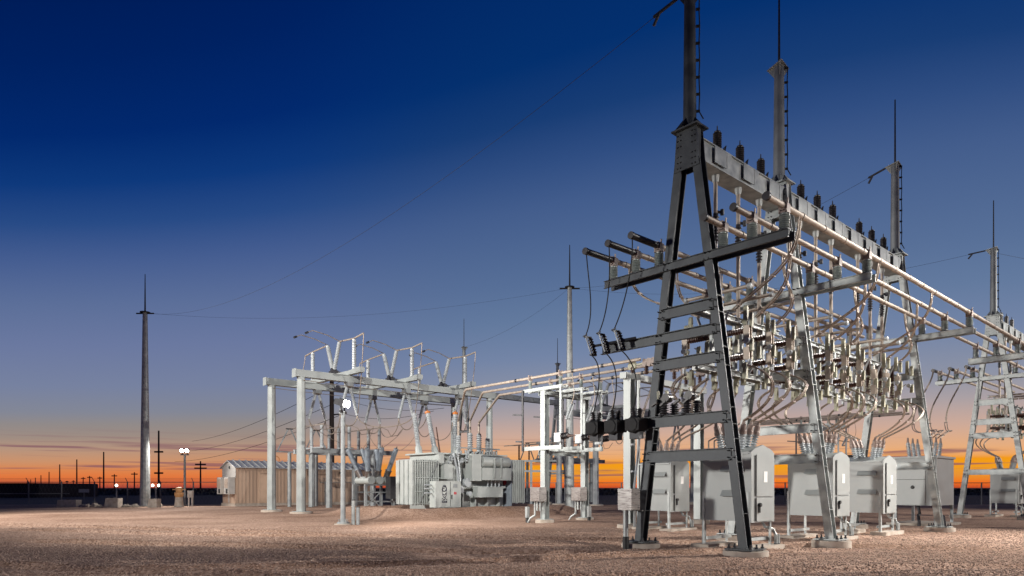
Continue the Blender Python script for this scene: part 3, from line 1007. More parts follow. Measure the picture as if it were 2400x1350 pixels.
for ci in range(3):
    for k in (-1, 1):
        p0 = W(18.0 + ci * 0.6, -0.5 + k * 0.38, z1 + 0.09)
        q = p0 + (Z + V * 0.12 * k).normalized() * 0.62
        b = MB().ins(p0, q, 0.06, 0.10, 8, 12).build('bushing', PALEP, r)
        MB().cyl(q, q + Z * 0.22, 0.05, 0.03, 8).build('terminal', GUARD, b)

# ------------------------------------------------------------------ equipment on the left of the front frame
for i, t in enumerate((-2.70, -2.03, -1.33)):
    nm = ['leftmost', 'middle', 'rightmost'][i]
    r = root('current_transformer', '%s of the three black boxes hung on the low arm of the dark front A-frame' % nm, 'current transformer', W(-0.25, t, 3.25), 'black transformers on the front frame')
    m = MB()
    m.lathe(W(-0.62, t, 3.22), W(-0.18, t, 3.22), [(0, 0.17), (0.12, 0.23), (0.88, 0.23), (1, 0.19)], 8)
    m.st(-0.6, -0.2, t - 0.22, t + 0.22, 3.07, 3.38)
    m.build('body', WIRE, r, smooth=False)  # black here is shade painted into the box colour
    n = MB()
    for k in (-1, 1):
        n.ins(W(-0.4 + k * 0.1, t, 3.42), W(-0.4 + k * 0.14, t, 3.66), 0.04, 0.08, 4, 8)
    n.build('bushing', DARKP, r)
    MB().st(-0.5, -0.3, t - 0.15, t + 0.15, 2.86, 3.05).build('terminal_box', DARKST, r, smooth=False)
for i, t in enumerate((-2.66, -2.18, -1.66)):
    nm = ['leftmost', 'middle', 'rightmost'][i]
    r = root('fuse_cutout', '%s slanted fuse cutout at the end of the second arm, against blue sky' % nm, 'fuse cutout', W(-0.3, t, 5.6), 'fuse cutouts on the front frame')
    t -= 0.12
    p0, p1 = W(-0.62, t - 0.10, 5.72), W(-0.58, t + 0.06, 5.22)
    MB().ins(p0 + U * 0.16, p1 + U * 0.16, 0.045, 0.075, 6, 8).build('insulator', DARKP, r)
    MB().cyl(p0, p1, 0.022, n=8).build('fuse_tube', PALEP, r)
    m = MB()
    for p in (p0, p1):
        m.bar(p - V * 0.04, p + U * 0.2, 0.06, 0.05)
    m.bar((p0 + p1) / 2 + U * 0.16, W(-0.22, t + 0.30, 5.52), 0.05, 0.06)
    m.bar(p0 - V * 0.10 + Z * 0.02, p0 + V * 0.04 + Z * 0.05, 0.03, 0.03)
    m.build('bracket', DARKST, r, smooth=False)
    tb = -BT[2 - i]
    a = W(-1.10, tb, BZ - 0.05)
    b = p0 + Z * 0.05
    w = MB().path(bez(a, a - Z * 0.7 + V * 0.05, b + V * 0.35 + Z * 0.55, b, 18), 0.016, 6).build('drop_wire', WIRE)
    tag(w, 'black wire from the %s dark bus end down to its fuse cutout' % ['leftmost', 'middle', 'rightmost'][i], 'wire', 'drop wires left of the front frame')
    c = p1 - Z * 0.02
    d = W(-0.4, (-2.70, -2.03, -1.33)[i] - 0.1, 3.64)
    w = MB().path(bez(c, c + V * 0.40 - Z * 0.3, d + V * 0.25 + Z * 0.8, d, 18), 0.016, 6).build('drop_wire', WIRE)
    tag(w, 'black wire from the %s fuse cutout down to the %s black box' % (nm, nm), 'wire', 'drop wires left of the front frame')

r = root('junction_box', 'brushed stainless junction box strapped to the left leg of the front A-frame', 'junction box', W(-0.4, -1.58, 1.1), None)
MB().st(-0.80, -0.45, -1.62, -1.18, 1.03, 1.58).build('box', STAIN, r, smooth=False)
m = MB()
m.st(-0.44, -0.2, -1.62, -1.56, 1.5, 1.54)
m.st(-0.44, -0.2, -1.62, -1.56, 1.08, 1.12)
m.st(-0.45, -0.42, -1.75, -1.1, 1.0, 1.03)
m.build('bracket', GALV, r, smooth=False)
MB().cyl(W(-0.6, -1.52, 0.30), W(-0.6, -1.52, 1.03), 0.07, n=12).cyl(W(-0.55, -1.28, 0.6), W(-0.55, -1.28, 1.03), 0.035, n=10).build('conduit', GALV, r)
MB().cyl(W(-0.6, -1.52, -0.1), W(-0.6, -1.52, 0.34), 0.082, n=12).build('conduit_boot', SEAM, r)
m = MB()
for z in (1.3, 2.0, 2.7):
    m.cyl(W(-0.30, -1.52, z), W(-0.30, -1.52, z + 0.05), 0.06, n=8)
m.path([W(-0.32, -1.48 + 0.13 * (z - 1.5), z) for z in np.linspace(1.58, 3.0, 8)], 0.03, 8)
m.build('riser', PALEP, r)

# cluster of switches standing on the low arm between the legs of the front frame
for k, t in enumerate((-0.62, 0.05)):
    r = root('hookstick_switch', '%s dark switch cluster standing on the low arm of the front A-frame' % ['left', 'right'][k], 'switch', W(-0.2, t, 3.41), 'switch clusters on the front frame')
    MB().ins(W(-0.2, t, 3.43), W(-0.2, t, 3.78), 0.07, 0.12, 5, 10).build('insulator', DARKP, r)
    MB().ins(W(0.1, t + 0.1, 3.43), W(0.1, t + 0.1, 3.75), 0.07, 0.12, 5, 10).build('insulator', DARKP, r)
    for q in range(6):
        c = W(-0.28 + 0.05 * (q % 3), t - 0.24 + 0.09 * q, 3.72 + 0.11 * ((q * 2) % 3))
        a = 0.5 + 1.1 * q
        d = V * math.cos(a) + Z * math.sin(a)
        MB().bar(c - d * 0.10, c + d * 0.10, 0.07, 0.05, U).build('cover_fin', CREAM if q % 3 == 1 else DARKP, r, smooth=False)
    MB().cyl(W(-0.3, t + 0.1, 3.85), W(-0.1, t + 0.1, 3.85), 0.11, n=12).build('corona_ring', DARKP, r)
    MB().bar(W(-0.25, t - 0.1, 3.42), W(0.2, t + 0.15, 3.42), 0.12, 0.05).build('base', DARKST, r, smooth=False)

# ------------------------------------------------------------------ centre bus run from the transformer
BUSS = (7.39, 8.75, 10.1)
PIPEZ = 6.72

def tube_run(ds, far):
    for i, (s, te, tb, zb) in enumerate(((BUSS[0], -18.54, 10.6, 5.68), (BUSS[1], -18.78, 11.5, 5.74), (BUSS[2], -19.01, 12.2, 5.65))):
        nm = ['nearest', 'middle', 'farthest'][i]
        r = root('bent_bus_tube', ('%s distant red-lit bus tube running behind the rack cables' if far else '%s cream bus tube bending down onto the transformer bushings') % nm, 'bus tube', W(s + ds, -12, PIPEZ), 'distant bus tubes' if far else 'bent bus tubes over the transformer')
        pts = [W(s + ds, -7.2, PIPEZ), W(s + ds, te + 0.12, PIPEZ), W(s + ds, te, PIPEZ - 0.08), W(tb + ds, -23.28, zb), W(tb + ds, -23.3, zb - 0.12), W(tb + ds, -23.3, 4.7)]
        MB().path(pts, 0.065, 10).build('tube', ALU, r)
        m = MB()
        for t_ in (-9.2, -10.9, -14.6):
            m.cyl(W(s + ds, t_, PIPEZ), W(s + ds, t_ + 0.12, PIPEZ), 0.085, n=10)
        m.build('coupling', DARKST, r)
        for t_ in (-13.57, -11.6):
            rr = root('post_insulator', '%s post insulator under the %s %s bus tube' % ('left' if t_ < -12 else 'right', nm, 'distant' if far else 'cream'), 'insulator', W(s + ds, t_, 6.2), 'post insulators on the bus stands')
            MB().ins(W(s + ds, t_, 6.19), W(s + ds, t_, 6.58), 0.06, 0.10, 6, 10).build('porcelain', PORC, rr)
            c = MB()
            c.cyl(W(s + ds, t_ - 0.08, PIPEZ), W(s + ds, t_ + 0.08, PIPEZ), 0.09, n=10)
            c.st(s + ds - 0.1, s + ds + 0.1, t_ - 0.06, t_ + 0.06, 6.58, 6.64)
            for k in (-1, 1):
                c.bar(W(s + ds + k * 0.09, t_, 6.6), W(s + ds + k * 0.1, t_, 6.85), 0.05, 0.03, V)
            c.build('clamp', GUARD, rr)

def bus_stand(ds, far):
    r = root('bus_stand', 'distant bus stand with hanging pipes behind the rack' if far else 'grey steel bus stand of two columns with hanging rectangular pipe frames', 'bus support', W(7.4 + ds, -12.6, 0))
    mat = FARST if far else GALVS
    for s in (7.39, 10.1):
        MB().ibeam(W(s + ds, -12.6, 0.18), W(s + ds, -12.6, 6.05), U, 0.28, 0.30, 0.03).build('column', mat, r, smooth=False)
        fm = MB()
        pier(fm, s + ds, -12.6, 0.45, 0.15)
        fm.build('foundation', CONC, r)
        MB().st(s + ds - 0.28, s + ds + 0.28, -12.88, -12.32, 0.155, 0.18).build('base_plate', mat, r, smooth=False)
    for t in (-12.82, -12.38):
        MB().channel(W(7.2 + ds, t, 5.92), W(10.3 + ds, t, 5.92), 0.08, 0.2, 0.015, V).build('top_beam', mat, r, smooth=False)
    MB().channel(W(7.2 + ds, -12.82, 3.2), W(10.3 + ds, -12.82, 3.2), 0.08, 0.2, 0.015, V).build('lower_beam', mat, r, smooth=False)
    for s in BUSS:
        for k in (-1, 1):
            MB().st(s + ds + k * 0.17 - 0.03, s + ds + k * 0.17 + 0.03, -13.85, -11.3, 6.04, 6.18).build('upper_arm', mat, r, smooth=False)
        MB().st(s + ds - 0.21, s + ds - 0.16, -13.85, -11.3, 3.32, 3.5).build('lower_arm', mat, r, smooth=False)
        for t in (-13.83, -11.36):
            MB().st(s + ds - 0.27, s + ds - 0.215, t - 0.05, t + 0.05, 3.3, 6.14).build('drop_pipe', mat if t > -12 else DARKST, r, smooth=False)
    return r

def bus_gear(ds, far):
    pre = 'distant ' if far else ''
    for i, s in enumerate(BUSS):
        nm = ['nearest', 'middle', 'farthest'][i]
        r = root('switch_actuator', '%sgrey actuator box with a brown spike on the %s hanging pipe frame' % (pre, nm), 'actuator', W(s + ds - 0.3, -11.36, 3.8), 'actuators on the bus stand')
        MB().st(s + ds - 0.42, s + ds - 0.28, -11.6, -11.2, 3.62, 4.02).build('box', PALEP, r, smooth=False)
        MB().ins(W(s + ds - 0.35, -11.2, 3.85), W(s + ds - 0.35, -10.8, 3.88), 0.10, 0.15, 4, 10).build('insulator', DARKP, r)
        MB().cyl(W(s + ds - 0.35, -10.8, 3.86), W(s + ds - 0.35, -10.35, 3.84), 0.08, 0.01, 8).build('spike', BROWN, r)
        r = root('bell_lever', '%sdark lever standing off the left pipe of the %s pipe frame' % (pre, nm), 'lever', W(s + ds - 0.3, -13.9, 5.1), 'levers on the bus stand')
        MB().bar(W(s + ds - 0.25, -13.9, 5.0), W(s + ds - 0.25, -14.5, 5.06), 0.05, 0.07).build('lever', DARKST, r, smooth=False)
        MB().bar(W(s + ds - 0.25, -13.9, 3.75), W(s + ds - 0.25, -14.3, 3.78), 0.05, 0.07).build('lever', DARKST, r, smooth=False)
        r = root('fuse_cutout', '%spale slanted cutout between the arms of the %s pipe frame' % (pre, nm), 'fuse cutout', W(s + ds, -11.0, 4.9), 'cutouts on the bus stand')
        p0, p1 = W(s + ds - 0.1, -10.85, 5.25), W(s + ds - 0.1, -11.15, 4.62)
        MB().ins(p0, p1, 0.05, 0.08, 7, 8).build('insulator', PALEP, r)
        MB().cyl(p0 + V * 0.16, p1 + V * 0.16, 0.03, n=8).build('fuse_tube', PALEP, r)
        MB().bar(p0, p0 + V * 0.2, 0.06, 0.05).bar(p1, p1 + V * 0.2, 0.06, 0.05).bar((p0 + p1) / 2, W(s + ds - 0.2, -11.36, 5.0), 0.05, 0.05).build('bracket', DARKST, r, smooth=False)
        w = MB().path(bez(W(s + ds, -10.9, PIPEZ), W(s + ds, -10.9, 6.2), W(s + ds, -10.6, 5.8), p0, 10), 0.016, 5).build('drop_wire', CABLE)
        tag(w, '%sthin drop wire from the %s bus tube to its cutout' % (pre, nm), 'wire', 'drop wires at the bus stand')

for ds, far in ((0, False), (D2, True)):
    tube_run(ds, far)
    bus_stand(ds, far)
    bus_gear(ds, far)

for i, (s, t) in enumerate(((7.0, -12.6), (9.72, -12.6))):
    nm = 'left' if i == 0 else 'right'
    r = root('control_box', 'stainless control box on the %s column of the bus stand' % nm, 'control box', W(s, t, 1.1), 'control boxes on the bus stand')
    MB().st(s - 0.2, s + 0.2, t - 0.35, t + 0.3, 0.98, 1.62).build('box', STAIN, r, smooth=False)
    MB().st(s - 0.22, s - 0.203, t - 0.33, t + 0.28, 1.0, 1.6).build('door', STAIN, r, smooth=False)
    m = MB()
    for q in (-0.25, -0.1, 0.1):
        m.cyl(W(s, t + q, 0.55 if q > -0.2 else 0.3), W(s, t + q, 0.98), 0.045, n=8)
    m.path([W(s, t - 0.25, 0.35), W(s - 0.1, t - 0.45, 0.2), W(s - 0.1, t - 0.6, 0.0)], 0.05, 8)
    m.build('conduit', GALV, r)
    r = root('ground_sleeve', 'short grey conduit stub with a black foot beside the %s bus stand column' % nm, 'conduit stub', W(s, t, 0), 'conduit stubs at the bus stand')
    tt = t - 0.75 if i == 0 else t + 0.62
    MB().cyl(W(s, tt, 0.22), W(s, tt, 0.72), 0.11, n=12).build('sleeve', GALV, r)
    MB().cyl(W(s, tt, -0.05), W(s, tt, 0.24), 0.085, n=12).build('foot', SEAM, r)

# second stand nearer the rack: columns seen beside the front frame legs
r = root('switch_stand', 'tall pale steel stand with a long beam behind the left leg of the front A-frame', 'bus support', W(6.9, -7.4, 0))
for s, t in ((6.9, -7.35), (12.4, -7.75)):
    MB().ibeam(W(s, t, 0.18), W(s, t, 5.9), U, 0.34, 0.32, 0.03).build('column', GALVS, r, smooth=False)
    fm = MB()
    pier(fm, s, t, 0.5, 0.15)
    fm.build('foundation', CONC, r)
MB().bar(W(6.5, -7.35, 6.0), W(12.8, -7.75, 6.0), 0.3, 0.24, V).build('beam', GALVS, r, smooth=False)
MB().bar(W(6.9, -6.9, 0.0), W(6.9, -6.9, 5.8), 0.09, 0.09, U).build('riser_pipe', GALVS, r, smooth=False)
for k in range(3):
    s = 7.6 + 1.9 * k
    nm = PH[k]
    r = root('hookstick_switch', '%s brown and cream switch on the beam of the pale stand behind the front A-frame' % nm, 'switch', W(s, -7.4, 6.12), 'switches on the pale stand')
    for d in (-0.35, 0.35):
        MB().ins(W(s, -7.4 + d, 6.125), W(s, -7.4 + d, 6.5), 0.06, 0.1, 5, 10).build('insulator', BROWN, r)
    m = MB()
    m.bar(W(s, -7.9, 6.53), W(s, -6.7, 6.62), 0.06, 0.07)
    m.cyl(W(s - 0.05, -7.75, 6.55), W(s + 0.05, -7.75, 6.55), 0.2, n=12)
    m.build('blade', CREAM, r, smooth=False)
    m = MB()
    for q in range(3):
        m.prism([W(s - 0.1, -7.2 + 0.22 * q, 6.45), W(s - 0.1, -7.05 + 0.22 * q, 6.4), W(s - 0.1, -6.9 + 0.22 * q, 6.7), W(s - 0.1, -7.15 + 0.22 * q, 6.75)], U * 0.07)
    m.build('cover', GUARD, r, smooth=False)
    q0 = W(s, -6.7, 6.5)
    cable_pair((q0, q0 + V * 0.2 - Z * 1.4, btops[(1, k)] - V * 0.9 + Z * 1.2, btops[(1, k)]), 'twin cable from the %s switch of the pale stand to the breaker below' % nm, 'cables behind the front frame', gap=0.08)
    q0 = W(7.05 + (k - 1) * 0.9, -4.2, 5.2)
    cable_pair((btops[(0, k)], btops[(0, k)] + V * 0.7 + Z * 0.5, W(4.2 + k, -2.6, 3.6), W(BAYS[0][k] + 0.4, -0.9, 4.6)), '%s low cable from the breaker behind the front frame to the rack switches' % nm, 'cables behind the front frame', gap=0.08)

# ------------------------------------------------------------------ power transformer
r = root('power_transformer', 'big grey power transformer with radiators sitting in the gravel berm', 'transformer', W(11, -23, 0))
MB().st(8.5, 13.7, -25.4, -22.75, 0.25, 3.55).build('tank', PAINT2, r, smooth=False)
MB().st(8.3, 13.9, -25.6, -22.55, 3.553, 3.64).build('tank_cover', PAINT2, r, smooth=False)
MB().st(8.9, 13.6, -25.0, -22.9, -0.2, 0.245).build('skid', DARKST, r, smooth=False)
for i in range(5):
    s = 9.3 + i * 0.95
    MB().st(s, s + 0.10, -22.745, -22.45, 0.3, 1.55).build('tank_rib', PAINT2, r, smooth=False)
MB().st(9.2, 13.6, -22.745, -22.4, 1.553, 1.70).build('tank_ledge', PAINT2, r, smooth=False)
# left radiator bank: separate fin plates
for i in range(11):
    s = 6.75 + i * 0.155
    m = MB().st(s, s + 0.055, -23.95, -22.2, 0.62, 3.2)
    m.build('radiator_fin', PAINT2, r, smooth=False)
for i in range(4):
    t = -23.95 + i * 0.445
    MB().st(6.60, 6.70, t, t + 0.34, 0.66, 3.16).build('radiator_panel', PAINT2, r, smooth=False)
for z in (0.7, 1.35, 2.15, 3.05):
    MB().st(6.7, 8.5, -22.195, -22.17, z, z + 0.03).build('radiator_strip', PAINT2, r, smooth=False)
for z in (0.85, 3.0):
    MB().cyl(W(6.8, -23.0, z), W(8.5, -23.0, z), 0.11, n=10).build('radiator_header', PAINT2, r)

MB().bar(W(7.0, -22.15, 0.7), W(8.25, -22.15, 3.1), 0.02, 0.03).build('radiator_brace', GALV2, r, smooth=False)
# radiators at the far end
for i in range(8):
    s = 13.85 + i * 0.16
    MB().st(s, s + 0.06, -24.2, -22.15, 0.25 if i == 0 else 0.65, 3.35).build('radiator_fin', BLUEP if i == 0 else PAINT2, r, smooth=False)  # first fin blue-grey: shade on the end face is put into its colour
MB().lathe(W(13.83, -22.75, 1.95), W(13.80, -22.75, 1.95), [(0, 0.19), (1, 0.19)], 16).build('round_gauge', RED, r)
# control cabinet with emblem
cab = MB().st(7.42, 9.17, -21.77, -21.2, 0.5, 1.97).build('control_cabinet', PAINT2, r, smooth=False)
f = -21.198
MB().st(8.42, 8.44, f, f + 0.012, 0.55, 1.92).build('door_seam', SEAM, cab, smooth=False)
em = MB()
oc = W(8.02, f, 1.40)
def oval(k):
    return [oc + U * (0.165 * k * (abs(math.cos(a)) ** 0.8) * (1 if math.cos(a) > 0 else -1)) + Z * (0.36 * k * math.sin(a)) for a in np.linspace(0, 2 * math.pi, 28, endpoint=False)]
o1, o0 = oval(1.0), oval(0.86)
for i in range(28):
    j = (i + 1) % 28
    em.hexa([o0[i], o1[i], o1[j], o0[j], o0[i] + V * 0.01, o1[i] + V * 0.01, o1[j] + V * 0.01, o0[j] + V * 0.01])
em.path(bez(oc + Z * 0.26 - U * 0.05 + V * 0.005, oc + Z * 0.3 + U * 0.2 + V * 0.005, oc + Z * 0.02 + U * 0.16 + V * 0.005, oc + V * 0.005, 8), 0.03, 5)
em.path(bez(oc + V * 0.005, oc - Z * 0.02 - U * 0.2 + V * 0.005, oc + Z * 0.2 - U * 0.2 + V * 0.005, oc + Z * 0.17 - U * 0.02 + V * 0.005, 8), 0.035, 5)
em.path(bez(oc - Z * 0.08 + U * 0.09 + V * 0.005, oc - Z * 0.2 + U * 0.1 + V * 0.005, oc - Z * 0.26 - U * 0.05 + V * 0.005, oc - Z * 0.14 - U * 0.1 + V * 0.005, 8), 0.025, 5)
em.build('oval_emblem', INK, cab)
m = MB()
for a, z, w in ((-0.17, 0.96, 0.07), (0.02, 0.98, 0.06), (-0.08, 0.90, 0.12), (0.10, 0.92, 0.06), (-0.17, 0.83, 0.10), (-0.02, 0.80, 0.06), (0.08, 0.82, 0.10), (-0.17, 0.76, 0.35)):
    m.st(8.02 + a, 8.02 + a + w, f, f + 0.008, z, z + 0.055)
m.build('lettering_block', INK, cab, smooth=False)
MB().st(8.62, 8.92, f, f + 0.012, 1.60, 1.82).build('window', GALV2, cab, smooth=False)
MB().st(8.68, 8.86, f, f + 0.01, 1.22, 1.36).build('red_notice', RED, cab, smooth=False)
MB().st(8.50, 8.53, f, f + 0.05, 0.95, 1.2).build('handle', SEAM, cab, smooth=False)
for z in (1.3, 1.55, 1.75):
    MB().cyl(W(6.95, -21.6, z), W(7.42, -21.6, z), 0.045, n=8).build('cable_gland', PALEP, r)
for q in (7.7, 7.95, 8.3):
    MB().cyl(W(q, -21.5, -0.1), W(q, -21.5, 0.5), 0.06, n=8).build('conduit', PALEP, r)
# tap changer compartments and boxes on the long side
MB().st(11.3, 13.6, -22.545, -21.85, 2.05, 2.8).build('tap_changer', PAINT2, r, smooth=False)
MB().st(10.55, 11.25, -22.545, -21.9, 2.0, 3.6).build('relay_box', PAINT2, r, smooth=False)
MB().st(8.75, 9.35, -22.74, -22.2, 2.1, 2.95).build('junction_box', PAINT2, r, smooth=False)
MB().st(8.45, 8.8, -22.74, -22.3, 3.0, 3.53).build('valve_box', PAINT2, r, smooth=False)
MB().st(11.0, 13.0, -22.39, -21.95, 1.02, 1.65).build('drive_box', PAINT2, r, smooth=False)
MB().cyl(W(11.4, -22.15, 3.15), W(13.55, -22.15, 3.15), 0.34, n=20).build('conservator', PAINT2, r)
for s in (12.2, 12.75):
    MB().bar(W(s, -21.82, 2.2), W(s, -21.78, 3.40), 0.10, 0.05, U).build('strap', PAINT2, r, smooth=False)
for s in (12.0, 12.3, 12.6, 12.9):
    MB().cyl(W(s, -22.2, 1.65), W(s, -22.2, 2.05), 0.045, n=8).build('bus_pipe', PALEP, r)
m = MB()
m.cyl(W(9.9, -22.35, 1.5), W(9.9, -22.1, 1.5), 0.22, n=12)
m.cyl(W(10.4, -22.4, 1.9), W(10.4, -22.1, 1.9), 0.26, n=14)
m.cyl(W(10.4, -22.1, 1.25), W(10.4, -21.9, 1.25), 0.14, n=12)
m.path([W(9.5, -22.3, 3.6), W(9.5, -22.2, 3.2), W(9.6, -22.1, 2.6), W(9.6, -22.0, 1.97)], 0.06, 8)
m.path([W(9.75, -22.3, 3.6), W(9.8, -22.2, 3.0), W(9.8, -22.05, 1.97)], 0.05, 8)
m.build('oil_pump', PALEP, r)
m = MB()
for q in range(14):
    a = W(9.1 + 0.18 * (q % 7) + 0.03 * q, -22.3 - 0.08 * (q % 3), 3.05 + 0.14 * (q % 5))
    m.cyl(a, a + V * 0.16 + Z * (0.06 * (q % 3)), 0.05 + 0.02 * (q % 3), n=8)
    if q % 3 == 0:
        m.path([a, a + Z * 0.25 + V * 0.1, a + Z * 0.42 + U * 0.15], 0.03, 6)
m.build('valve_cluster', PALEP, r)
m = MB()
for q in range(12):
    a = W(10.2 + 0.28 * q, -22.8 - 0.1 * (q % 2), 3.64)
    m.cyl(a, a + Z * (0.12 + 0.05 * (q % 4)), 0.07, n=8)
m.st(10.0, 13.4, -22.75, -22.68, 3.95, 4.02)
m.build('top_fittings', GALV2, r)
# high voltage bushings (tall, pale) and orange caps
hv = []
for i, (s, t, lt, ls, ln) in enumerate(((8.7, -24.7, -0.10, -0.08, 2.3), (9.7, -24.4, -0.26, -0.05, 2.6), (11.0, -24.2, 0.0, 0.02, 2.5))):
    p0 = W(s, t, 3.64)
    ax = (Z + V * lt + U * ls).normalized()
    b = MB().lathe(p0, p0 + ax * 0.5, [(0, 0.22), (0.8, 0.2), (1, 0.14)], 12).build('bushing_turret', PAINT2, r)
    MB().ins(p0 + ax * 0.5, p0 + ax * ln, 0.12, 0.165, 16, 12).build('bushing', PALEP, b)
    MB().lathe(p0 + ax * ln, p0 + ax * (ln + 0.22), [(0, 0.17), (0.6, 0.17), (0.65, 0.05), (1, 0.03)], 10).build('bushing_cap', ORANGE if i else PALEP, b)
    hv.append(p0 + ax * (ln + 0.2))
# low voltage bushings under the bent tubes
for s, zt in ((10.6, 4.75), (11.5, 4.95), (12.2, 4.95), (12.9, 4.7)):
    b = MB().ins(W(s, -23.3, 3.85), W(s, -23.3, zt), 0.12, 0.185, 7, 12).build('low_bushing', PALEP, r)
    MB().cyl(W(s, -23.3, 3.642), W(s, -23.3, 3.85), 0.20, n=12).build('bushing_turret', PAINT2, b)
m = MB()
m.cyl(W(9.3, -23.4, 3.64), W(9.1, -23.5, 5.2), 0.05, 0.035, 8)
m.build('spare_arrester', BROWN, r)

# ------------------------------------------------------------------ high voltage gantries and their switches
HVS = (7.1, 11.5, 16.1)

def gantry(t, ds, label, mat, s0=3.85, s1=19.0):
    r = root('gantry', label, 'gantry', W(s0 + ds, t, 0), 'steel gantries of the high voltage yard')
    for s in (s0, s1):
        MB().lathe(W(s + ds, t, 0.15), W(s + ds, t, 8.42), [(0, 0.29), (1, 0.25)], 8).build('column', mat, r, smooth=False)
        MB().st(s + ds - 0.42, s + ds + 0.42, t - 0.42, t + 0.42, 0.12, 0.15).build('base_plate', mat, r, smooth=False)
        fm = MB()
        pier(fm, s + ds, t, 0.7, 0.12)
        fm.build('foundation', CONC, r)
    MB().st(s0 + ds - 0.45, s1 + ds + 0.4, t - 0.22, t + 0.22, 8.425, 8.86).build('beam', mat, r, smooth=False)
    m = MB()
    for s in (s0 - 0.46, s1 + 0.41):
        m.st(s + ds - 0.02, s + ds + 0.02, t - 0.27, t + 0.27, 8.37, 8.90)
    m.build('end_plate', mat, r, smooth=False, kind='stuff')
    for k in range(3):
        s = s0 + ds + 3.8 * (k + 1)
        MB().st(s, s + 0.25, t - 0.235, t + 0.235, 8.412, 8.872).build('splice_plate', GALV2, r, smooth=False)
    MB().path(sagline(W(s0 + ds, t + 0.3, 8.2), W(s1 + ds, t + 0.3, 8.2), 0.1), 0.02, 5).build('ground_wire', CABLE, r)

for ds, a, b, mt in ((0, 'front steel gantry on a pale round column behind the floodlight post', 'rear steel gantry on the leftmost pale column near the tan building', GALVS),
                     (D2, 'distant front gantry beam seen behind the bus stand', 'distant rear gantry beam behind the black transformer boxes', FARST)):
    gantry(-30.4, ds, a, mt)
    gantry(-34.9, ds, b, mt)

def v_switch(s, label, mat):
    r = root('vee_switch', label, 'disconnect switch', W(s, -32.6, 8.87), 'vee shaped switches on the gantries')
    MB().st(s - 0.16, s + 0.16, -36.6, -28.7, 8.88, 9.16).build('base_beam', mat, r, smooth=False)
    for t in (-28.95, -36.3):
        MB().st(s - 0.19, s + 0.19, t - 0.28, t + 0.28, 8.95, 9.22).build('end_box', mat, r, smooth=False)
    for t in (-29.7, -35.6):
        MB().ins(W(s, t, 9.2), W(s, t, 11.1), 0.11, 0.15, 15, 10).build('post', PALEP, r)
        MB().st(s - 0.13, s + 0.13, t - 0.13, t + 0.13, 9.17, 9.22).build('post_foot', mat, r, smooth=False)
    c = W(s, -32.5, 9.45)
    m = MB()
    m.cyl(c - U * 0.15, c + U * 0.15, 0.2, n=10)
    m.bar(W(s, -32.9, 9.3), W(s, -32.1, 9.3), 0.3, 0.28)
    m.bar(c, c + U * 1.05 - V * 0.1 - Z * 0.08, 0.07, 0.07)
    m.cyl(c + U * 0.95 - V * 0.1 - Z * 0.08, c + U * 1.25 - V * 0.1 - Z * 0.1, 0.09, n=8)
    m.build('pivot', DARKST, r)
    tops = []
    for k in (-1, 1):
        p = W(s, -32.5 + k * 0.85, 11.25)
        MB().ins(c + V * (k * 0.12) + Z * 0.1, p, 0.11, 0.15, 15, 10).build('swing_insulator', PALEP, r)
        tops.append(p)
        e = W(s, -29.7 if k > 0 else -35.6, 11.15)
        out = e + V * (k * 1.2) + Z * (0.15 if k > 0 else -0.1)
        arm = MB().path([p + Z * 0.03, e + Z * 0.02, out], 0.055, 8).build('contact_arm', ALU, r)
        h0 = p + Z * 0.05
        MB().path([h0, h0 - U * 0.9 + Z * 0.28, h0 - U * 1.9 + Z * 0.42, h0 - U * 2.25 + Z * 0.25], 0.03, 6).build('arcing_horn', ALU, arm)
        MB().cyl(h0 - U * 2.2 + Z * 0.27, h0 - U * 2.4 + Z * 0.17, 0.07, n=8).build('horn_tip', DARKST, arm)
    return r

SW_FAR = {0: ('left', 'first'), 1: ('middle', 'second'), 2: ('right', 'third')}
for i, s in enumerate(HVS):
    v_switch(s, '%s of three vee shaped switches on top of the pale gantries' % ['leftmost', 'middle', 'rightmost'][i], GALVS)
    v_switch(s + D2, '%s distant vee shaped switch on the far gantries behind the rack legs' % ['leftmost', 'middle', 'rightmost'][i], FARST)

def hanger(s, t, label, ds=0):
    s += ds
    r = root('suspension_insulator', label, 'insulator', W(s, t, 8.4), 'hanging insulator pairs under the gantries')
    MB().st(s - 0.22, s + 0.22, t - 0.25, t + 0.25, 8.12, 8.42).build('yoke', GALV2, r, smooth=False)
    ends = []
    for k in (-1, 1):
        p1 = W(s + k * 0.62, t, 6.35)
        MB().ins(W(s + k * 0.12, t, 8.12), p1, 0.085, 0.12, 14, 8).build('string', PALEP, r)
        ends.append(p1)
    MB().path(bez(ends[0], ends[0] - Z * 1.0 + U * 0.15, ends[1] - Z * 1.0 - U * 0.15, ends[1], 14), 0.03, 6).build('loop', CABLE, r)
    return ends

he = {}
for i, s in enumerate(HVS):
    nm = ['left', 'middle', 'right'][i]
    he[(i, 0)] = hanger(s, -30.4, 'hanging insulator pair under the front gantry, %s one of three' % nm)
    he[(i, 1)] = hanger(s, -34.9, 'hanging insulator pair under the rear gantry, %s one of three' % nm)
    hanger(s, -30.4, 'distant hanging insulator pair under the far gantry, %s one' % nm, D2)

def loop_wire(p0, p1, drop, label, r=0.028, group='slack loops in the high voltage yard'):
    m = MB().path(bez(p0, p0 - Z * drop, p1 - Z * drop, p1, 18), r, 6).build('jumper_wire', CABLE)
    return tag(m, label, 'wire', group)

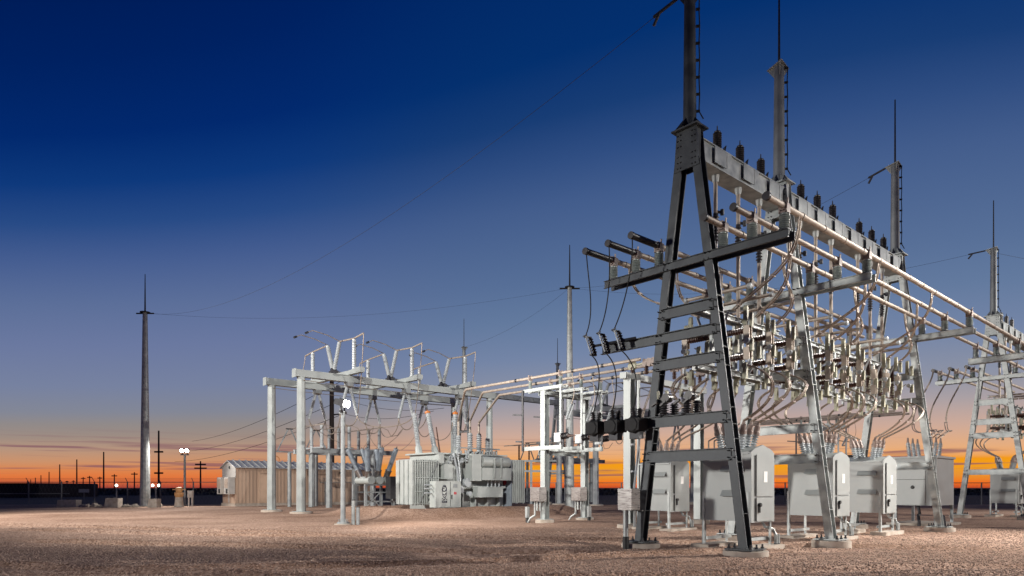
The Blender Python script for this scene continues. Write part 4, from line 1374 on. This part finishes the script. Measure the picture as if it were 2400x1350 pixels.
for i, s in enumerate(HVS):
    nm = ['left', 'middle', 'right'][i]
    loop_wire(he[(i, 1)][1], he[(i, 0)][0], 1.5, 'slack loop between rear and front hanging insulators, %s phase' % nm)
    loop_wire(W(s, -28.5, 11.3), he[(i, 0)][1] + Z * 0.3, 1.2, 'wire dropping from the %s vee switch arm past the front beam' % nm)
    loop_wire(he[(i, 0)][1], hv[i], 1.1, 'slack wire from the %s hanging insulators to a tall transformer bushing' % nm)
    loop_wire(W(s, -36.8, 11.0), W(s, -37.4, 9.6), 0.2, 'short hanging tail off the rear arm of the %s vee switch' % nm)

# ------------------------------------------------------------------ ground level switch stand left of the transformer
SX = (10.2, 12.6, 15.4)
r = root('switch_platform', 'low grey switch platform on four columns in front of the tan building', 'switch stand', W(12.5, -42.3, 0))
for t in (-40.7, -43.8):
    MB().st(9.4, 17.0, t - 0.17, t + 0.17, 4.35, 4.72).build('beam', GALV2, r, smooth=False)
    for s in (10.93, 14.9):
        MB().lathe(W(s, t, 0), W(s, t, 4.35), [(0, 0.26), (1, 0.24)], 8).build('column', GALV2, r, smooth=False)
for i, s in enumerate(SX):
    nm = ['left', 'middle', 'right'][i]
    r = root('ground_switch', '%s set of standing switch insulators on the low platform' % nm, 'disconnect switch', W(s, -42.3, 4.73), 'switch sets on the low platform')
    MB().st(s - 0.12, s + 0.12, -44.3, -40.0, 4.725, 4.85).build('base_beam', GALV2, r, smooth=False)
    for t in (-40.5, -42.3, -44.0):
        MB().ins(W(s, t, 4.85), W(s, t, 6.55), 0.12, 0.16, 14, 10).build('post', PALEP, r)
    MB().cyl(W(s, -46.4, 6.62), W(s, -40.1, 6.62), 0.05, n=8).build('blade', ALU, r)
    MB().path([W(s, -40.1, 6.62), W(s + 0.4, -39.8, 6.4), W(s + 0.7, -39.8, 5.9), W(s + 1.2, -39.6, 6.0), W(s + 1.6, -39.4, 6.6)], 0.025, 6).build('tail', CABLE, r)
for i, s in enumerate((9.8, 12.2)):
    nm = ['left', 'right'][i]
    r = root('tee_support', 'thin tee post with an inverted vee frame before the tan building, %s one' % nm, 'bus support', W(s, -45.6, 0), 'tee posts before the tan building')
    MB().lathe(W(s, -45.6, 0), W(s, -45.6, 4.55), [(0, 0.17), (1, 0.15)], 8).build('post', GALV2, r, smooth=False)
    MB().bar(W(s - 1.3, -45.6, 4.6), W(s + 1.3, -45.6, 4.6), 0.12, 0.1, V).build('crossbar', FARDARK if i else GALV2, r, smooth=False)
    for k in (-1, 1):
        MB().bar(W(s + k * 1.05, -45.6, 4.65), W(s + k * 0.12, -45.6, 6.5), 0.09, 0.09, V).build('strut', GALV2, r, smooth=False)
    MB().bar(W(s - 0.3, -45.6, 6.54), W(s + 0.3, -45.6, 6.54), 0.12, 0.08, V).build('saddle', DARKST, r, smooth=False)

# dead tank breaker with fanned bushings
r = root('tank_breaker', 'tank breaker with fanned blue grey bushings left of the big transformer', 'circuit breaker', W(12.0, -36.5, 0))
bp = []
for i, s in enumerate((11.75, 12.5, 13.25)):
    tk = MB().cyl(W(s, -37.5, 2.15), W(s, -35.5, 2.15), 0.30, n=14).build('tank', PAINT2, r)
    for k in (-1, 1):
        p0 = W(s, -36.5 + k * 0.5, 2.25)
        ax = (Z + V * (0.42 * k) + U * (0.22 * (i - 1.3))).normalized()
        MB().lathe(p0, p0 + ax * 0.75, [(0, 0.19), (0.12, 0.22), (0.9, 0.24), (1, 0.27)], 12).build('current_collar', STAIN, tk)
        MB().ins(p0 + ax * 0.75, p0 + ax * 2.55, 0.155, 0.20, 16, 12).build('bushing', BLUEP, tk)
        MB().cyl(p0 + ax * 2.55, p0 + ax * 2.72, 0.05, 0.03, 8).build('terminal', DARKST, tk)
        bp.append(p0 + ax * 2.7)
for s, t in ((11.3, -35.6), (11.3, -37.4), (13.7, -35.6), (13.7, -37.4)):
    MB().st(s - 0.09, s + 0.09, t - 0.09, t + 0.09, 0, 1.86).build('leg', GALV2, r, smooth=False)
for z in (0.5, 1.2, 1.75):
    for t in (-35.6, -37.4):
        MB().st(11.3, 13.7, t - 0.04, t + 0.04, z, z + 0.1).build('rail', GALV2, r, smooth=False)
MB().bar(W(11.3, -35.45, 0.2), W(12.4, -35.45, 1.2), 0.05, 0.06).build('brace', GALV2, r, smooth=False)
MB().bar(W(11.3, -35.45, 1.2), W(12.4, -35.45, 0.2), 0.05, 0.06).build('brace', GALV2, r, smooth=False)
MB().st(12.9, 13.75, -35.4, -34.7, 0.75, 2.45).build('control_cabinet', DARKST, r, smooth=False)
MB().st(13.8, 14.5, -35.4, -34.7, 0.75, 2.4).build('mechanism_box', PAINT2, r, smooth=False)
for i in range(3):
    nm = ['left', 'middle', 'right'][i]
    loop_wire(he[(i, 1)][0], bp[2 * i + 1], 0.9, 'thin wire from the %s rear hanging insulators to a blue grey bushing' % nm, 0.018)
    loop_wire(bp[2 * i], W(SX[i] + 1.6, -39.4, 6.6), 0.5, 'thin wire from a left leaning bushing to the %s platform switch' % nm, 0.018)

# ------------------------------------------------------------------ control building
S0, S1, T1, T0 = 6.73, 19.6, -49.38, -52.6
EZ, RZ = 3.40, 3.92
r = root('control_building', 'long tan ribbed metal building with a low gabled roof', 'building', W(S0, T1, 0))
TM = (T0 + T1) / 2
m = MB()
m.prism([W(S0, T1, 0.25), W(S0, T0, 0.25), W(S0, T0, EZ), W(S0, TM, RZ), W(S0, T1, EZ)], U * (S1 - S0))
m.build('wall', TAN, r, smooth=False)
rb = MB()
for q in np.arange(S0 + 0.1, S1, 0.31):
    rb.st(q, q + 0.07, T1 + 0.003, T1 + 0.035, 0.3, EZ - 0.02)
rb.build('siding_rib', TAN, r, smooth=False, kind='stuff')
MB().st(S0 - 0.1, S1 + 0.1, T0 - 0.1, T1 + 0.1, -0.2, 0.245).build('concrete_base', CONC, r, smooth=False)
npan = 24
for i in range(npan):
    a = S0 - 0.2 + (S1 - S0 + 0.4) * i / npan
    b = S0 - 0.2 + (S1 - S0 + 0.4) * (i + 1) / npan - 0.012
    for k, te in ((1, T1 + 0.22), (-1, T0 - 0.22)):
        ze = EZ - 0.10
        w = MB()
        w.hexa([W(a, te, ze), W(b, te, ze), W(b, TM, RZ + 0.02), W(a, TM, RZ + 0.02), W(a, te, ze + 0.05), W(b, te, ze + 0.05), W(b, TM, RZ + 0.07), W(a, TM, RZ + 0.07)])
        w.hexa([W(b - 0.05, te, ze + 0.052), W(b, te, ze + 0.052), W(b, TM, RZ + 0.072), W(b - 0.05, TM, RZ + 0.072), W(b - 0.05, te, ze + 0.14), W(b, te, ze + 0.14), W(b, TM, RZ + 0.16), W(b - 0.05, TM, RZ + 0.16)])
        w.build('roof_panel', ROOFM, r, smooth=False)
gm = MB()
gm.prism([W(S0 - 0.012, T1, EZ - 0.95), W(S0 - 0.012, T0, EZ - 0.95), W(S0 - 0.012, T0, EZ - 0.02), W(S0 - 0.012, TM, RZ - 0.02), W(S0 - 0.012, T1, EZ - 0.02)], -U * 0.03)
gm.build('gable_panel', TRIM, r, smooth=False)
MB().cyl(W(S0 - 0.05, TM + 0.2, 3.35), W(S0 - 0.09, TM + 0.2, 3.35), 0.13, n=14).build('gable_vent', SEAM, r)
MB().st(S0 - 0.045, S0 - 0.004, T1 - 1.75, T1 - 1.5, 0.3, 2.4).build('gable_post', TRIM, r, smooth=False)
for s in (8.75, 13.9, 17.9):
    d = MB().st(s, s + 1.05, T1 + 0.04, T1 + 0.09, 0.27, 2.75).build('door', TAND, r, smooth=False)
    MB().st(s - 0.09, s - 0.005, T1 + 0.036, T1 + 0.11, 0.27, 2.85).st(s + 1.055, s + 1.14, T1 + 0.036, T1 + 0.11, 0.27, 2.85).st(s - 0.09, s + 1.14, T1 + 0.036, T1 + 0.11, 2.853, 2.93).build('door_frame', TAND, d, smooth=False)
    MB().st(s + 0.88, s + 0.95, T1 + 0.092, T1 + 0.14, 1.2, 1.3).build('handle', SEAM, d, smooth=False)
MB().cyl(W(16.5, T1 + 0.03, 3.0), W(16.5, T1 + 0.2, 2.95), 0.14, n=10).build('wall_lamp', SEAM, r)
MB().path([W(10.5, TM, RZ + 0.1), W(10.5, TM, RZ + 0.3), W(10.7, TM, RZ + 0.5), W(11.0, TM, RZ + 0.55), W(11.2, TM, RZ + 0.35), W(11.2, TM, RZ + 0.1)], 0.03, 6).build('roof_vent', ORANGE, r)
for i, t in enumerate((T1 - 0.95, T1 - 2.75)):
    q = root('wall_air_conditioner', 'wall air conditioner on the building gable, %s one' % ('nearer right' if i == 0 else 'farther left'), 'air conditioner', W(S0, t, 1.2), 'wall air conditioners')
    MB().st(S0 - 0.62, S0 - 0.05, t - 0.1, t + 0.85, 1.05, 2.5).build('housing', TRIM, q, smooth=False)
    MB().st(S0 - 0.64, S0 - 0.622, t + 0.3, t + 0.72, 1.12, 1.5).build('grille', SEAM, q, smooth=False)
    m = MB()
    for z in np.arange(1.6, 2.4, 0.09):
        m.st(S0 - 0.65, S0 - 0.622, t - 0.02, t + 0.77, z, z + 0.035)
    m.build('louvre', TAND, q, smooth=False, kind='stuff')

# ------------------------------------------------------------------ masts, poles and wires
def static_mast(x, y, ztop, zrod, r0, r1, label):
    p = Vector((x, y, 0))
    r = root('lightning_mast', label, 'mast', p, 'tapered lightning masts')
    MB().lathe(p + Z * 0.1, p + Z * ztop, [(0, r0), (1, r1)], 12).build('pole', GALV, r, smooth=False)
    MB().cyl(p + Z * 0.05, p + Z * 0.1, r0 * 1.5, n=12).build('base_plate', GALV2, r, smooth=False)
    MB().cyl(p - Z * 0.2, p + Z * 0.05, r0 * 2.0, n=18).build('foundation', CONC, r)
    m = MB()
    m.cyl(p + Z * ztop, p + Z * (ztop + 0.08), r1 * 2.2, n=10)
    m.bar(p + Z * (ztop - 0.05) - Vector((0.75, 0, 0)), p + Z * (ztop - 0.05) + Vector((0.75, 0, 0)), 0.08, 0.10)
    m.build('mast_cap', DARKST, r, smooth=False)
    MB().cyl(p + Z * ztop, p + Z * zrod, 0.07, 0.03, 8).build('lightning_rod', DARKST, r)
    return p + Z * ztop

M1 = static_mast(-31.27, 58.18, 16.5, 19.8, 0.42, 0.19, 'tall lone tapered mast at far left beside the floodlight glare')
M2 = static_mast(4.3, 50.9, 16.5, 19.7, 0.36, 0.17, 'tall tapered mast behind the bus stand in the centre')

p = Vector((-19.8, 75, 0))
r = root('utility_pole', 'dark wooden pole rising behind the gantry beams with side insulators', 'utility pole', p)
MB().lathe(p, p + Z * 14.9, [(0, 0.30), (0.96, 0.22), (1.0, 0.03)], 10).build('pole', WOOD, r)
wp = []
for z in (13.3, 11.2, 9.6):
    a = p + Z * z + Vector((0.2, -0.1, 0))
    MB().ins(a, a + Vector((1.25, -0.3, 0.1)), 0.05, 0.1, 8, 8).build('insulator', DARKP, r)
    wp.append(a + Vector((1.25, -0.3, 0.1)))

def overhead(p0, p1, sag, label, r=0.0065, n=24):
    m = MB().path(sagline(Vector(p0), Vector(p1), sag, n), r, 5).build('overhead_wire', WIRE)
    return tag(m, label, 'wire', 'overhead wires')

F1top, F3top, F4top = W(0, -0.35, 13.9), W(13.71, -0.35, 13.9), W(D2, -0.35, 13.9)
for q, nm in ((F1top, 'nearest cut off mast'), (F3top, 'third rack mast'), (F4top, 'farthest rack mast')):
    d = (M2 - q).normalized() if nm != 'nearest cut off mast' else (M1 - q).normalized()
    r = root('strain_clamp', 'dark wire strain clamp on the left of the %s' % nm, 'wire clamp', q, 'strain clamps on the masts')
    m = MB()
    m.bar(q, q + d * 0.75 - Z * 0.12, 0.05, 0.06)
    m.bar(q + d * 0.55 - Z * 0.08, q + d * 0.75 - Z * 0.35, 0.04, 0.07)
    m.build('clamp_body', DARKST, r, smooth=False)
overhead(M1, F1top, 2.5, 'shield wire rising from the far left mast to the nearest rack mast')
overhead(M1, M2, 1.2, 'shield wire between the far left mast and the centre mast')
overhead(M2, W(22.2, -37.7, 13.9), 0.6, 'shield wire from the centre mast down to a distant A-frame')
overhead(M2, F3top, 1.2, 'shield wire from the centre mast up to the third rack mast')
overhead(M2, F4top, 1.2, 'shield wire from the centre mast to the farthest rack mast')
overhead(F4top, W(60, 12, 17), 1.0, 'shield wire leaving the farthest rack mast to the right edge')
for i, q in enumerate(wp):
    overhead(q, (-75 - 2 * i, 160, 12.5 - 2.4 * i), 1.2, '%s power wire from the dark wooden pole towards the floodlight glare' % ['upper', 'middle', 'lower'][i], 0.03)
    overhead(q, W(19 - i, -34.9, 8.3 - 0.3 * i), 0.6, '%s power wire from the dark wooden pole along the rear gantry' % ['upper', 'middle', 'lower'][i], 0.018)

# distant pole lines on the horizon
def far_pole(px, Y, h, arms, label):
    x = (px - 1200) / 1600 * Y
    p = Vector((x, Y, -0.45))
    r = root('far_utility_pole', label, 'utility pole', p, 'utility poles on the horizon')
    rr = 0.16 + Y * 0.0005
    MB().cyl(p, p + Z * h, rr, rr * 0.7, 6).build('pole', FARDARK, r)
    for z, w in arms:
        m = MB().bar(p + Z * (h - z) - Vector((w, 0, 0)), p + Z * (h - z) + Vector((w, 0, 0)), rr * 1.3, rr * 1.5)
        m.build('crossarm', FARDARK, r, smooth=False)
    return p + Z * h

tops = []
names = ['tallest, just right of the lone mast', 'first left of the lone mast', 'second left of the lone mast', 'third left of the lone mast',
         'fourth left of the lone mast', 'fifth left of the lone mast', 'sixth left of the lone mast', 'seventh left of the lone mast', 'eighth left of the lone mast']
for i, (px, y) in enumerate(((372, 1006), (243, 1057), (180, 1075), (140, 1087), (115, 1105), (96, 1113), (83, 1119), (72, 1123), (64, 1126))):
    Y = 12.4 * 1600 / (1143 - y)
    tops.append(far_pole(px, Y, 14.15, [(4.5, 0.9), (9.0, 0.9)] if i == 0 else [], 'distant bare line pole, ' + names[i]))
for i, (px, y) in enumerate(((470, 1078), (315, 1105), (268, 1110), (234, 1116), (210, 1114), (195, 1117), (157, 1126), (172, 1125))):
    Y = 7.4 * 1600 / (1143 - y)
    far_pole(px, Y, 9.15, [(0.9, 1.4)] + ([(1.9, 1.6)] if i == 0 else []), 'distant pole with crossarm on the orange horizon, %s' %
             ['right of the floodlight', 'nearest left of the lone mast', 'second left of the lone mast', 'third left of the lone mast', 'fourth left of the lone mast', 'fifth left of the lone mast', 'small one near the black shed', 'smallest one near the black shed'][i])

# ------------------------------------------------------------------ floodlight posts that are in the picture
def flood(x, y, z, aim, label, watts, head, deg=150):
    p = Vector((x, y, 0))
    d = Vector((aim[0], aim[1], 0)).normalized()
    sd = d.cross(Z)
    r = root('floodlight_post', label, 'floodlight', p, 'lit yard floodlights')
    MB().lathe(p + Z * 0.1, p + Z * (z - 0.35), [(0, 0.11), (1, 0.09)], 10).build('post', GALV2, r)
    bm = MB().cyl(p + Z * 0.05, p + Z * 0.12, 0.26, n=12)
    for q in range(4):
        a = math.pi / 4 + q * math.pi / 2
        bm.cyl(p + Vector((0.2 * math.cos(a), 0.2 * math.sin(a), 0.1)), p + Vector((0.2 * math.cos(a), 0.2 * math.sin(a), 0.25)), 0.02, n=6)
    bm.build('base_plate', GALV2, r)
    MB().cyl(p - Z * 0.2, p + Z * 0.05, 0.38, n=16).build('foundation', CONC, r)
    MB().bar(p + Z * (z - 0.38) - sd * 0.35, p + Z * (z - 0.38) + sd * 0.35, 0.08, 0.10).build('crossbar', DARKST, r, smooth=False)
    for k in head:
        c = p + Z * z + sd * k
        hb = MB()
        dd = (d - Z * 0.22).normalized()
        up = sd.cross(dd) * -1
        a, b = sd * 0.18, up * 0.17
        bk, fr = c - dd * 0.28, c + dd * 0.16
        hb.hexa([bk - a * .7 - b * .7, bk + a * .7 - b * .7, fr + a - b, fr - a - b, bk - a * .7 + b * .7, bk + a * .7 + b * .7, fr + a + b, fr - a + b])
        hd = hb.build('lamp_head', DARKST, r, smooth=False)
        MB().lathe(fr + dd * .003, fr + dd * .03, [(0, 0.15), (0.6, 0.145), (1, 0.11)], 16).build('lamp_glass', LAMP, hd)
        MB().bar(c - dd * 0.1 - up * 0.2, p + Z * (z - 0.36) + sd * k, 0.06, 0.05).build('bracket', DARKST, hd, smooth=False)
    spot('floodlight_beam', p + Z * z + d * 0.75, p + Z * (z - 2.4) + d * 8, watts, deg, 0.5, WARM, 0.3)
    return r

flood(-7.3, 29.5, 5.25, (1.0, -0.12), 'floodlight post in front of the gantry, lamp glaring to the right', FLOOD1, (-0.2, 0.2))
flood(-29.0, 60.5, 4.9, (0.2, -1.0), 'glaring floodlight on a thin post at the left edge of the yard', FLOOD2, (-0.2, 0.2), 150)
for i, (dx, h, mt) in enumerate(((0.42, 1.05, GALV), (0.62, 0.75, GALV2))):
    p = Vector((-7.3 + dx, 29.6, 0))
    r = root('conduit_post', '%s grey conduit stub beside the floodlight post' % ('taller' if i == 0 else 'shorter'), 'conduit stub', p, 'conduit stubs by the floodlight post')
    MB().cyl(p - Z * 0.1, p + Z * h, 0.08, n=10).build('pipe', mt, r)
    MB().cyl(p + Z * h, p + Z * (h + 0.03), 0.095, n=10).build('cap', DARKST, r)

# ------------------------------------------------------------------ fence and yard edge
FY = 63.2
r = root('chain_link_fence', 'thin chain link fence with pale posts along the left edge of the yard', 'fence', Vector((-40, FY, 0)))
xs = [-60 + 3.05 * i for i in range(19)]
for x in xs:
    fp = MB().cyl(Vector((x, FY, -0.2)), Vector((x, FY, 2.15)), 0.06, n=8)
    fp.bar(Vector((x, FY, 2.12)), Vector((x, FY - 0.35, 2.5)), 0.04, 0.04)
    fp.build('post', MESHW, r)
MB().cyl(Vector((-60, FY, 2.1)), Vector((xs[-1], FY, 2.1)), 0.03, n=6).build('top_rail', MESHW, r)
MB().cyl(Vector((-60, FY, 1.05)), Vector((-41, FY, 1.05)), 0.04, n=6).build('mid_rail', MESHW, r)
m = MB()
for k in range(3):
    y, z = FY - 0.1 - 0.1 * k, 2.2 + 0.12 * k
    m.cyl(Vector((-60, y, z)), Vector((xs[-1], y, z)), 0.008, n=4)
m.build('barbed_wire', MESHW, r, kind='stuff')
m = MB()
for x in np.arange(-60, xs[-1], 0.35):
    m.cyl(Vector((x, FY, 0.0)), Vector((x + 1.0, FY, 2.1)), 0.004, n=3)
    m.cyl(Vector((x + 1.0, FY, 0.0)), Vector((x, FY, 2.1)), 0.004, n=3)
m.build('chain_link_fabric', MESHW, r, kind='stuff')

RY = 63.6
r = root('chain_link_fence', 'thin dark fence behind the breakers under the orange sky', 'fence', Vector((20, RY, 0)))
for i in range(23):
    x = -2 + 3.05 * i
    fp = MB().cyl(Vector((x, RY, -0.2)), Vector((x, RY, 2.1)), 0.06, n=8)
    fp.build('post', MESHW, r)
MB().cyl(Vector((-2, RY, 2.05)), Vector((65, RY, 2.05)), 0.03, n=6).build('top_rail', MESHW, r)
m = MB()
for x in np.arange(-2, 65, 0.35):
    m.cyl(Vector((x, RY, 0.0)), Vector((x + 1.0, RY, 2.05)), 0.004, n=3)
    m.cyl(Vector((x + 1.0, RY, 0.0)), Vector((x, RY, 2.05)), 0.004, n=3)
m.build('chain_link_fabric', MESHW, r, kind='stuff')

def barrier(x, w, label, h=0.62):
    p = Vector((x, 55.2, 0))
    r = root('concrete_block', label, 'concrete block', p, 'concrete blocks along the fence')
    m = MB()
    m.prism([p + Vector((-w / 2, -0.4, 0)), p + Vector((w / 2, -0.4, 0)), p + Vector((w / 2 - 0.06, -0.3, h)), p + Vector((-w / 2 + 0.06, -0.3, h))], Vector((0, 0.7, 0)))
    m.build('block', CONC, r, smooth=False)
    MB().box(x - 0.12, x + 0.12, 55.0, 55.1, h, h + 0.06).build('lifting_eye', DARKST, r, smooth=False)

barrier(-35.8, 1.6, 'longest concrete block at the fence, leftmost one')
barrier(-32.2, 1.1, 'taller concrete block between two rock heaps at the fence', 0.75)
barrier(-28.9, 0.75, 'small concrete block just right of the lone mast', 0.70)

def rocks(x, y, n, label, sp=0.8):
    p = Vector((x, y, 0))
    r = root('rock_heap', label, 'rocks', p, 'rock heaps along the fence')
    for i in range(n):
        q = p + Vector((random.uniform(-sp, sp), random.uniform(-0.3, 0.3), 0.12))
        s = random.uniform(0.2, 0.42)
        bm = MB()
        pts = []
        for a in range(7):
            for b, zz in ((1.0, 0.0), (0.8, 0.5), (0.35, 0.8)):
                ang = a * 6.283 / 7
                k = s * b * random.uniform(0.8, 1.2)
                pts.append(q + Vector((k * math.cos(ang), k * math.sin(ang), s * zz * random.uniform(0.8, 1.2) - 0.1)))
        fc = []
        for a in range(7):
            c = (a + 1) % 7
            fc += [(a * 3, c * 3, c * 3 + 1, a * 3 + 1), (a * 3 + 1, c * 3 + 1, c * 3 + 2, a * 3 + 2)]
        fc.append(tuple(a * 3 + 2 for a in range(7)))
        bm.poly(pts, fc).build('rock', ROCK, r, smooth=False)

rocks(-33.8, 55.0, 5, 'heap of pale rocks between the two larger concrete blocks', 0.75)
rocks(-30.7, 55.0, 4, 'low pale rocks at the foot of the lone mast, left side', 0.6)
rocks(-30.0, 57.0, 3, 'few pale rocks right at the base of the lone mast', 0.5)

p = Vector((-27.9, 57.2, 0))
r = root('valve_stand', 'ochre valve stand on a concrete foot by the floodlight', 'valve', p)
MB().lathe(p, p + Z * 0.8, [(0, 0.42), (0.2, 0.36), (1, 0.30)], 10).build('concrete_foot', CONC, r)
MB().lathe(p + Z * 0.8, p + Z * 1.65, [(0, 0.28), (0.2, 0.36), (0.45, 0.36), (0.5, 0.22), (0.7, 0.3), (0.95, 0.26), (1, 0.1)], 10).build('valve_body', OLIVE, r)
MB().bar(p + Z * 1.45 - Vector((0.55, 0, 0)), p + Z * 1.45 + Vector((0.55, 0, 0)), 0.06, 0.06).build('hand_bar', OLIVE, r, smooth=False)
p = Vector((-27.6, 58.6, 0))
r = root('electric_pedestal', 'small pale electric box on two legs beside the floodlight post', 'electric box', p)
MB().box(p.x - 0.2, p.x + 0.2, p.y - 0.15, p.y + 0.15, 0.75, 1.35).build('box', TRIM, r, smooth=False)
for k in (-0.14, 0.14):
    MB().box(p.x + k - 0.05, p.x + k + 0.05, p.y - 0.05, p.y + 0.05, -0.1, 0.75).build('leg', TRIM, r, smooth=False)
for i, (px, zt) in enumerate(((273, 1138), (365, 1138))):
    Y = 66
    x = (px - 1200) / 1600 * Y
    p = Vector((x, Y, 0))
    r = root('globe_lamp', 'small lit globe lamp on a pale post, %s of the lone mast' % ('left' if i == 0 else 'right'), 'lamp post', p, 'small globe lamps beyond the fence')
    MB().cyl(p - Z * 0.2, p + Z * 1.7, 0.07, 0.05, 8).build('post', TRIM, r)
    for k in ((0,) if i == 0 else (-0.3, 0.3)):
        c = p + Vector((k, 0, 1.82))
        MB().lathe(c - Z * 0.13, c + Z * 0.13, [(0, 0.03), (0.2, 0.10), (0.5, 0.13), (0.8, 0.10), (1, 0.03)], 10).build('globe', LAMP2, r)
p = Vector((-62.7, 100, 0))
r = root('blank_sign', 'small blank white sign board in the dark field at left', 'sign', p)
MB().box(p.x - 0.75, p.x + 0.75, 99.95, 100.0, 0.9, 1.4).build('board', TRIM, r, smooth=False)
MB().cyl(p - Z * 0.2, p + Z * 0.9, 0.05, n=6).build('post', MESHW, r)

r = root('dark_shed', 'long black shed silhouette at the far left edge of the field', 'building', Vector((-125, 140, 0)))
MB().box(-140, -97.0, 140, 160, -0.5, 2.35).build('wall', BARN, r, smooth=False)
m = MB()
m.prism([Vector((-140, 139.6, 2.352)), Vector((-97.0, 139.6, 2.352)), Vector((-97.6, 139.6, 2.55)), Vector((-140, 139.6, 2.55))], Vector((0, 20.6, 0)))
m.build('roof', BARN, r, smooth=False)

# low shrub line far beyond the fence so that the horizon has an uneven edge
def shrubs():
    n = 5000
    m = MB()
    for i in range(n):
        Y = random.uniform(180, 420)
        x = random.uniform(-0.95, 0.95) * Y
        h = random.uniform(0.5, 1.5) * (Y / 300)
        w = random.uniform(1.0, 4.0)
        q = Vector((x, Y, -0.5))
        a = random.uniform(0, 3)
        dx = Vector((math.cos(a), math.sin(a), 0)) * w
        dy = Vector((-math.sin(a), math.cos(a), 0)) * w * 0.6
        m.poly([q - dx, q - dy, q + dx, q + dy, q + Z * h + dx * 0.2, q + Z * h * 0.9 - dx * 0.35], [(0, 1, 4), (1, 2, 4), (2, 3, 4), (3, 5, 4), (3, 0, 5), (0, 4, 5)])
    o = m.build('scrub', FIELD, None, smooth=False, kind='stuff')
    tag(o, 'low dark scrub across the field along the horizon', 'scrub')

shrubs()

# ------------------------------------------------------------------ the farther, identical yard behind the bus stand
for o in list(bpy.data.objects):
    if o.parent is None and o.name.split('.')[0] in ('switch_platform', 'ground_switch', 'tee_support') and 'label' in o.keys():
        base = o['label']
        copy_tree(o, U * D2, {'switch_platform': 'distant low platform on columns between the bus stand columns'}.get(o.name.split('.')[0], 'distant ' + base.replace('before the tan building', 'under orange sky').replace('on the low platform', 'under orange sky')))
r = root('pipe_rack', 'distant low pipe rack on thin posts against orange sky right of the transformer', 'pipe rack', Vector((2.5, 68, 0)))
for x in (0.45, 1.9, 3.1, 5.4):
    MB().box(x - 0.12, x + 0.12, 67.9, 68.1, -0.4, 4.15).build('post', FARST, r, smooth=False)
for z in (4.16, 3.15):
    MB().box(-0.3, 6.0, 67.92, 68.08, z, z + 0.2).build('rail', FARST, r, smooth=False)
for i, x in enumerate((0.7, 1.7, 2.9)):
    MB().ins(Vector((x, 68, 4.36)), Vector((x, 68, 5.8 + 0.05 * i)), 0.07, 0.10, 8, 8).build('insulator', BROWN, r)
    MB().cyl(Vector((x - 1.5, 69.2, 5.82 + 0.05 * i)), Vector((x + 5, 64.0, 5.95 + 0.05 * i)), 0.05, n=8).build('tube', ALU, r)

# cables at the right edge: drops from the far left bus ends and loops over the far breaker
for i in range(3):
    nm = ['first', 'second', 'third'][i]
    t = -BT[2 - i]
    a = W(D2 - 1.12, t, BZ - 0.06)
    b = W(D2 - 2.6, t - 0.5, 4.9)
    cable_pair((a, a - Z * 0.9 - U * 0.3, b + Z * 1.2, b), '%s twin cable dropping from the bus ends left of the farthest A-frame' % nm, 'twin cables at the right edge', gap=0.12)
    c = W(18.0 + i * 0.6, -0.12, 3.75)
    cable_pair((b, b - Z * 1.0, c + V * 0.4 + Z * 0.9 + U * 1.5, c), '%s twin cable sweeping down onto the large cabinet behind the third A-frame' % nm, 'twin cables at the right edge', gap=0.10)
    for ri in (0, 1):
        e = b5t[(ri, i)]
        k = 1 if ri == 0 else -1
        q = W(30.3 + 1.1 * i, k * 0.95, 4.7)
        cable_pair((q, q + V * (k * 1.0) - Z * 0.5, e + V * (k * 0.9) + Z * 0.5, e), '%s %s looping cable onto the far breaker at the right edge' % (nm, 'right' if k > 0 else 'left'), 'twin cables at the right edge', gap=0.08)
for z in (6.05, 4.62):
    m = MB().channel(W(28.4, 0.05, z), W(34.5, 0.05, z), 0.08, 0.14, 0.014, V).build('switch_rail', GALV, None, smooth=False)
    tag(m, '%s steel rail of the farther rack at the right edge' % ('upper' if z > 5 else 'lower'), 'steel rail')
for i in range(3):
    for k in (1, -1):
        switch(30.3 + 1.1 * i, k, 'far disconnect switch at the right edge, %s phase, %s side' % (PH[i], 'right' if k > 0 else 'left'))
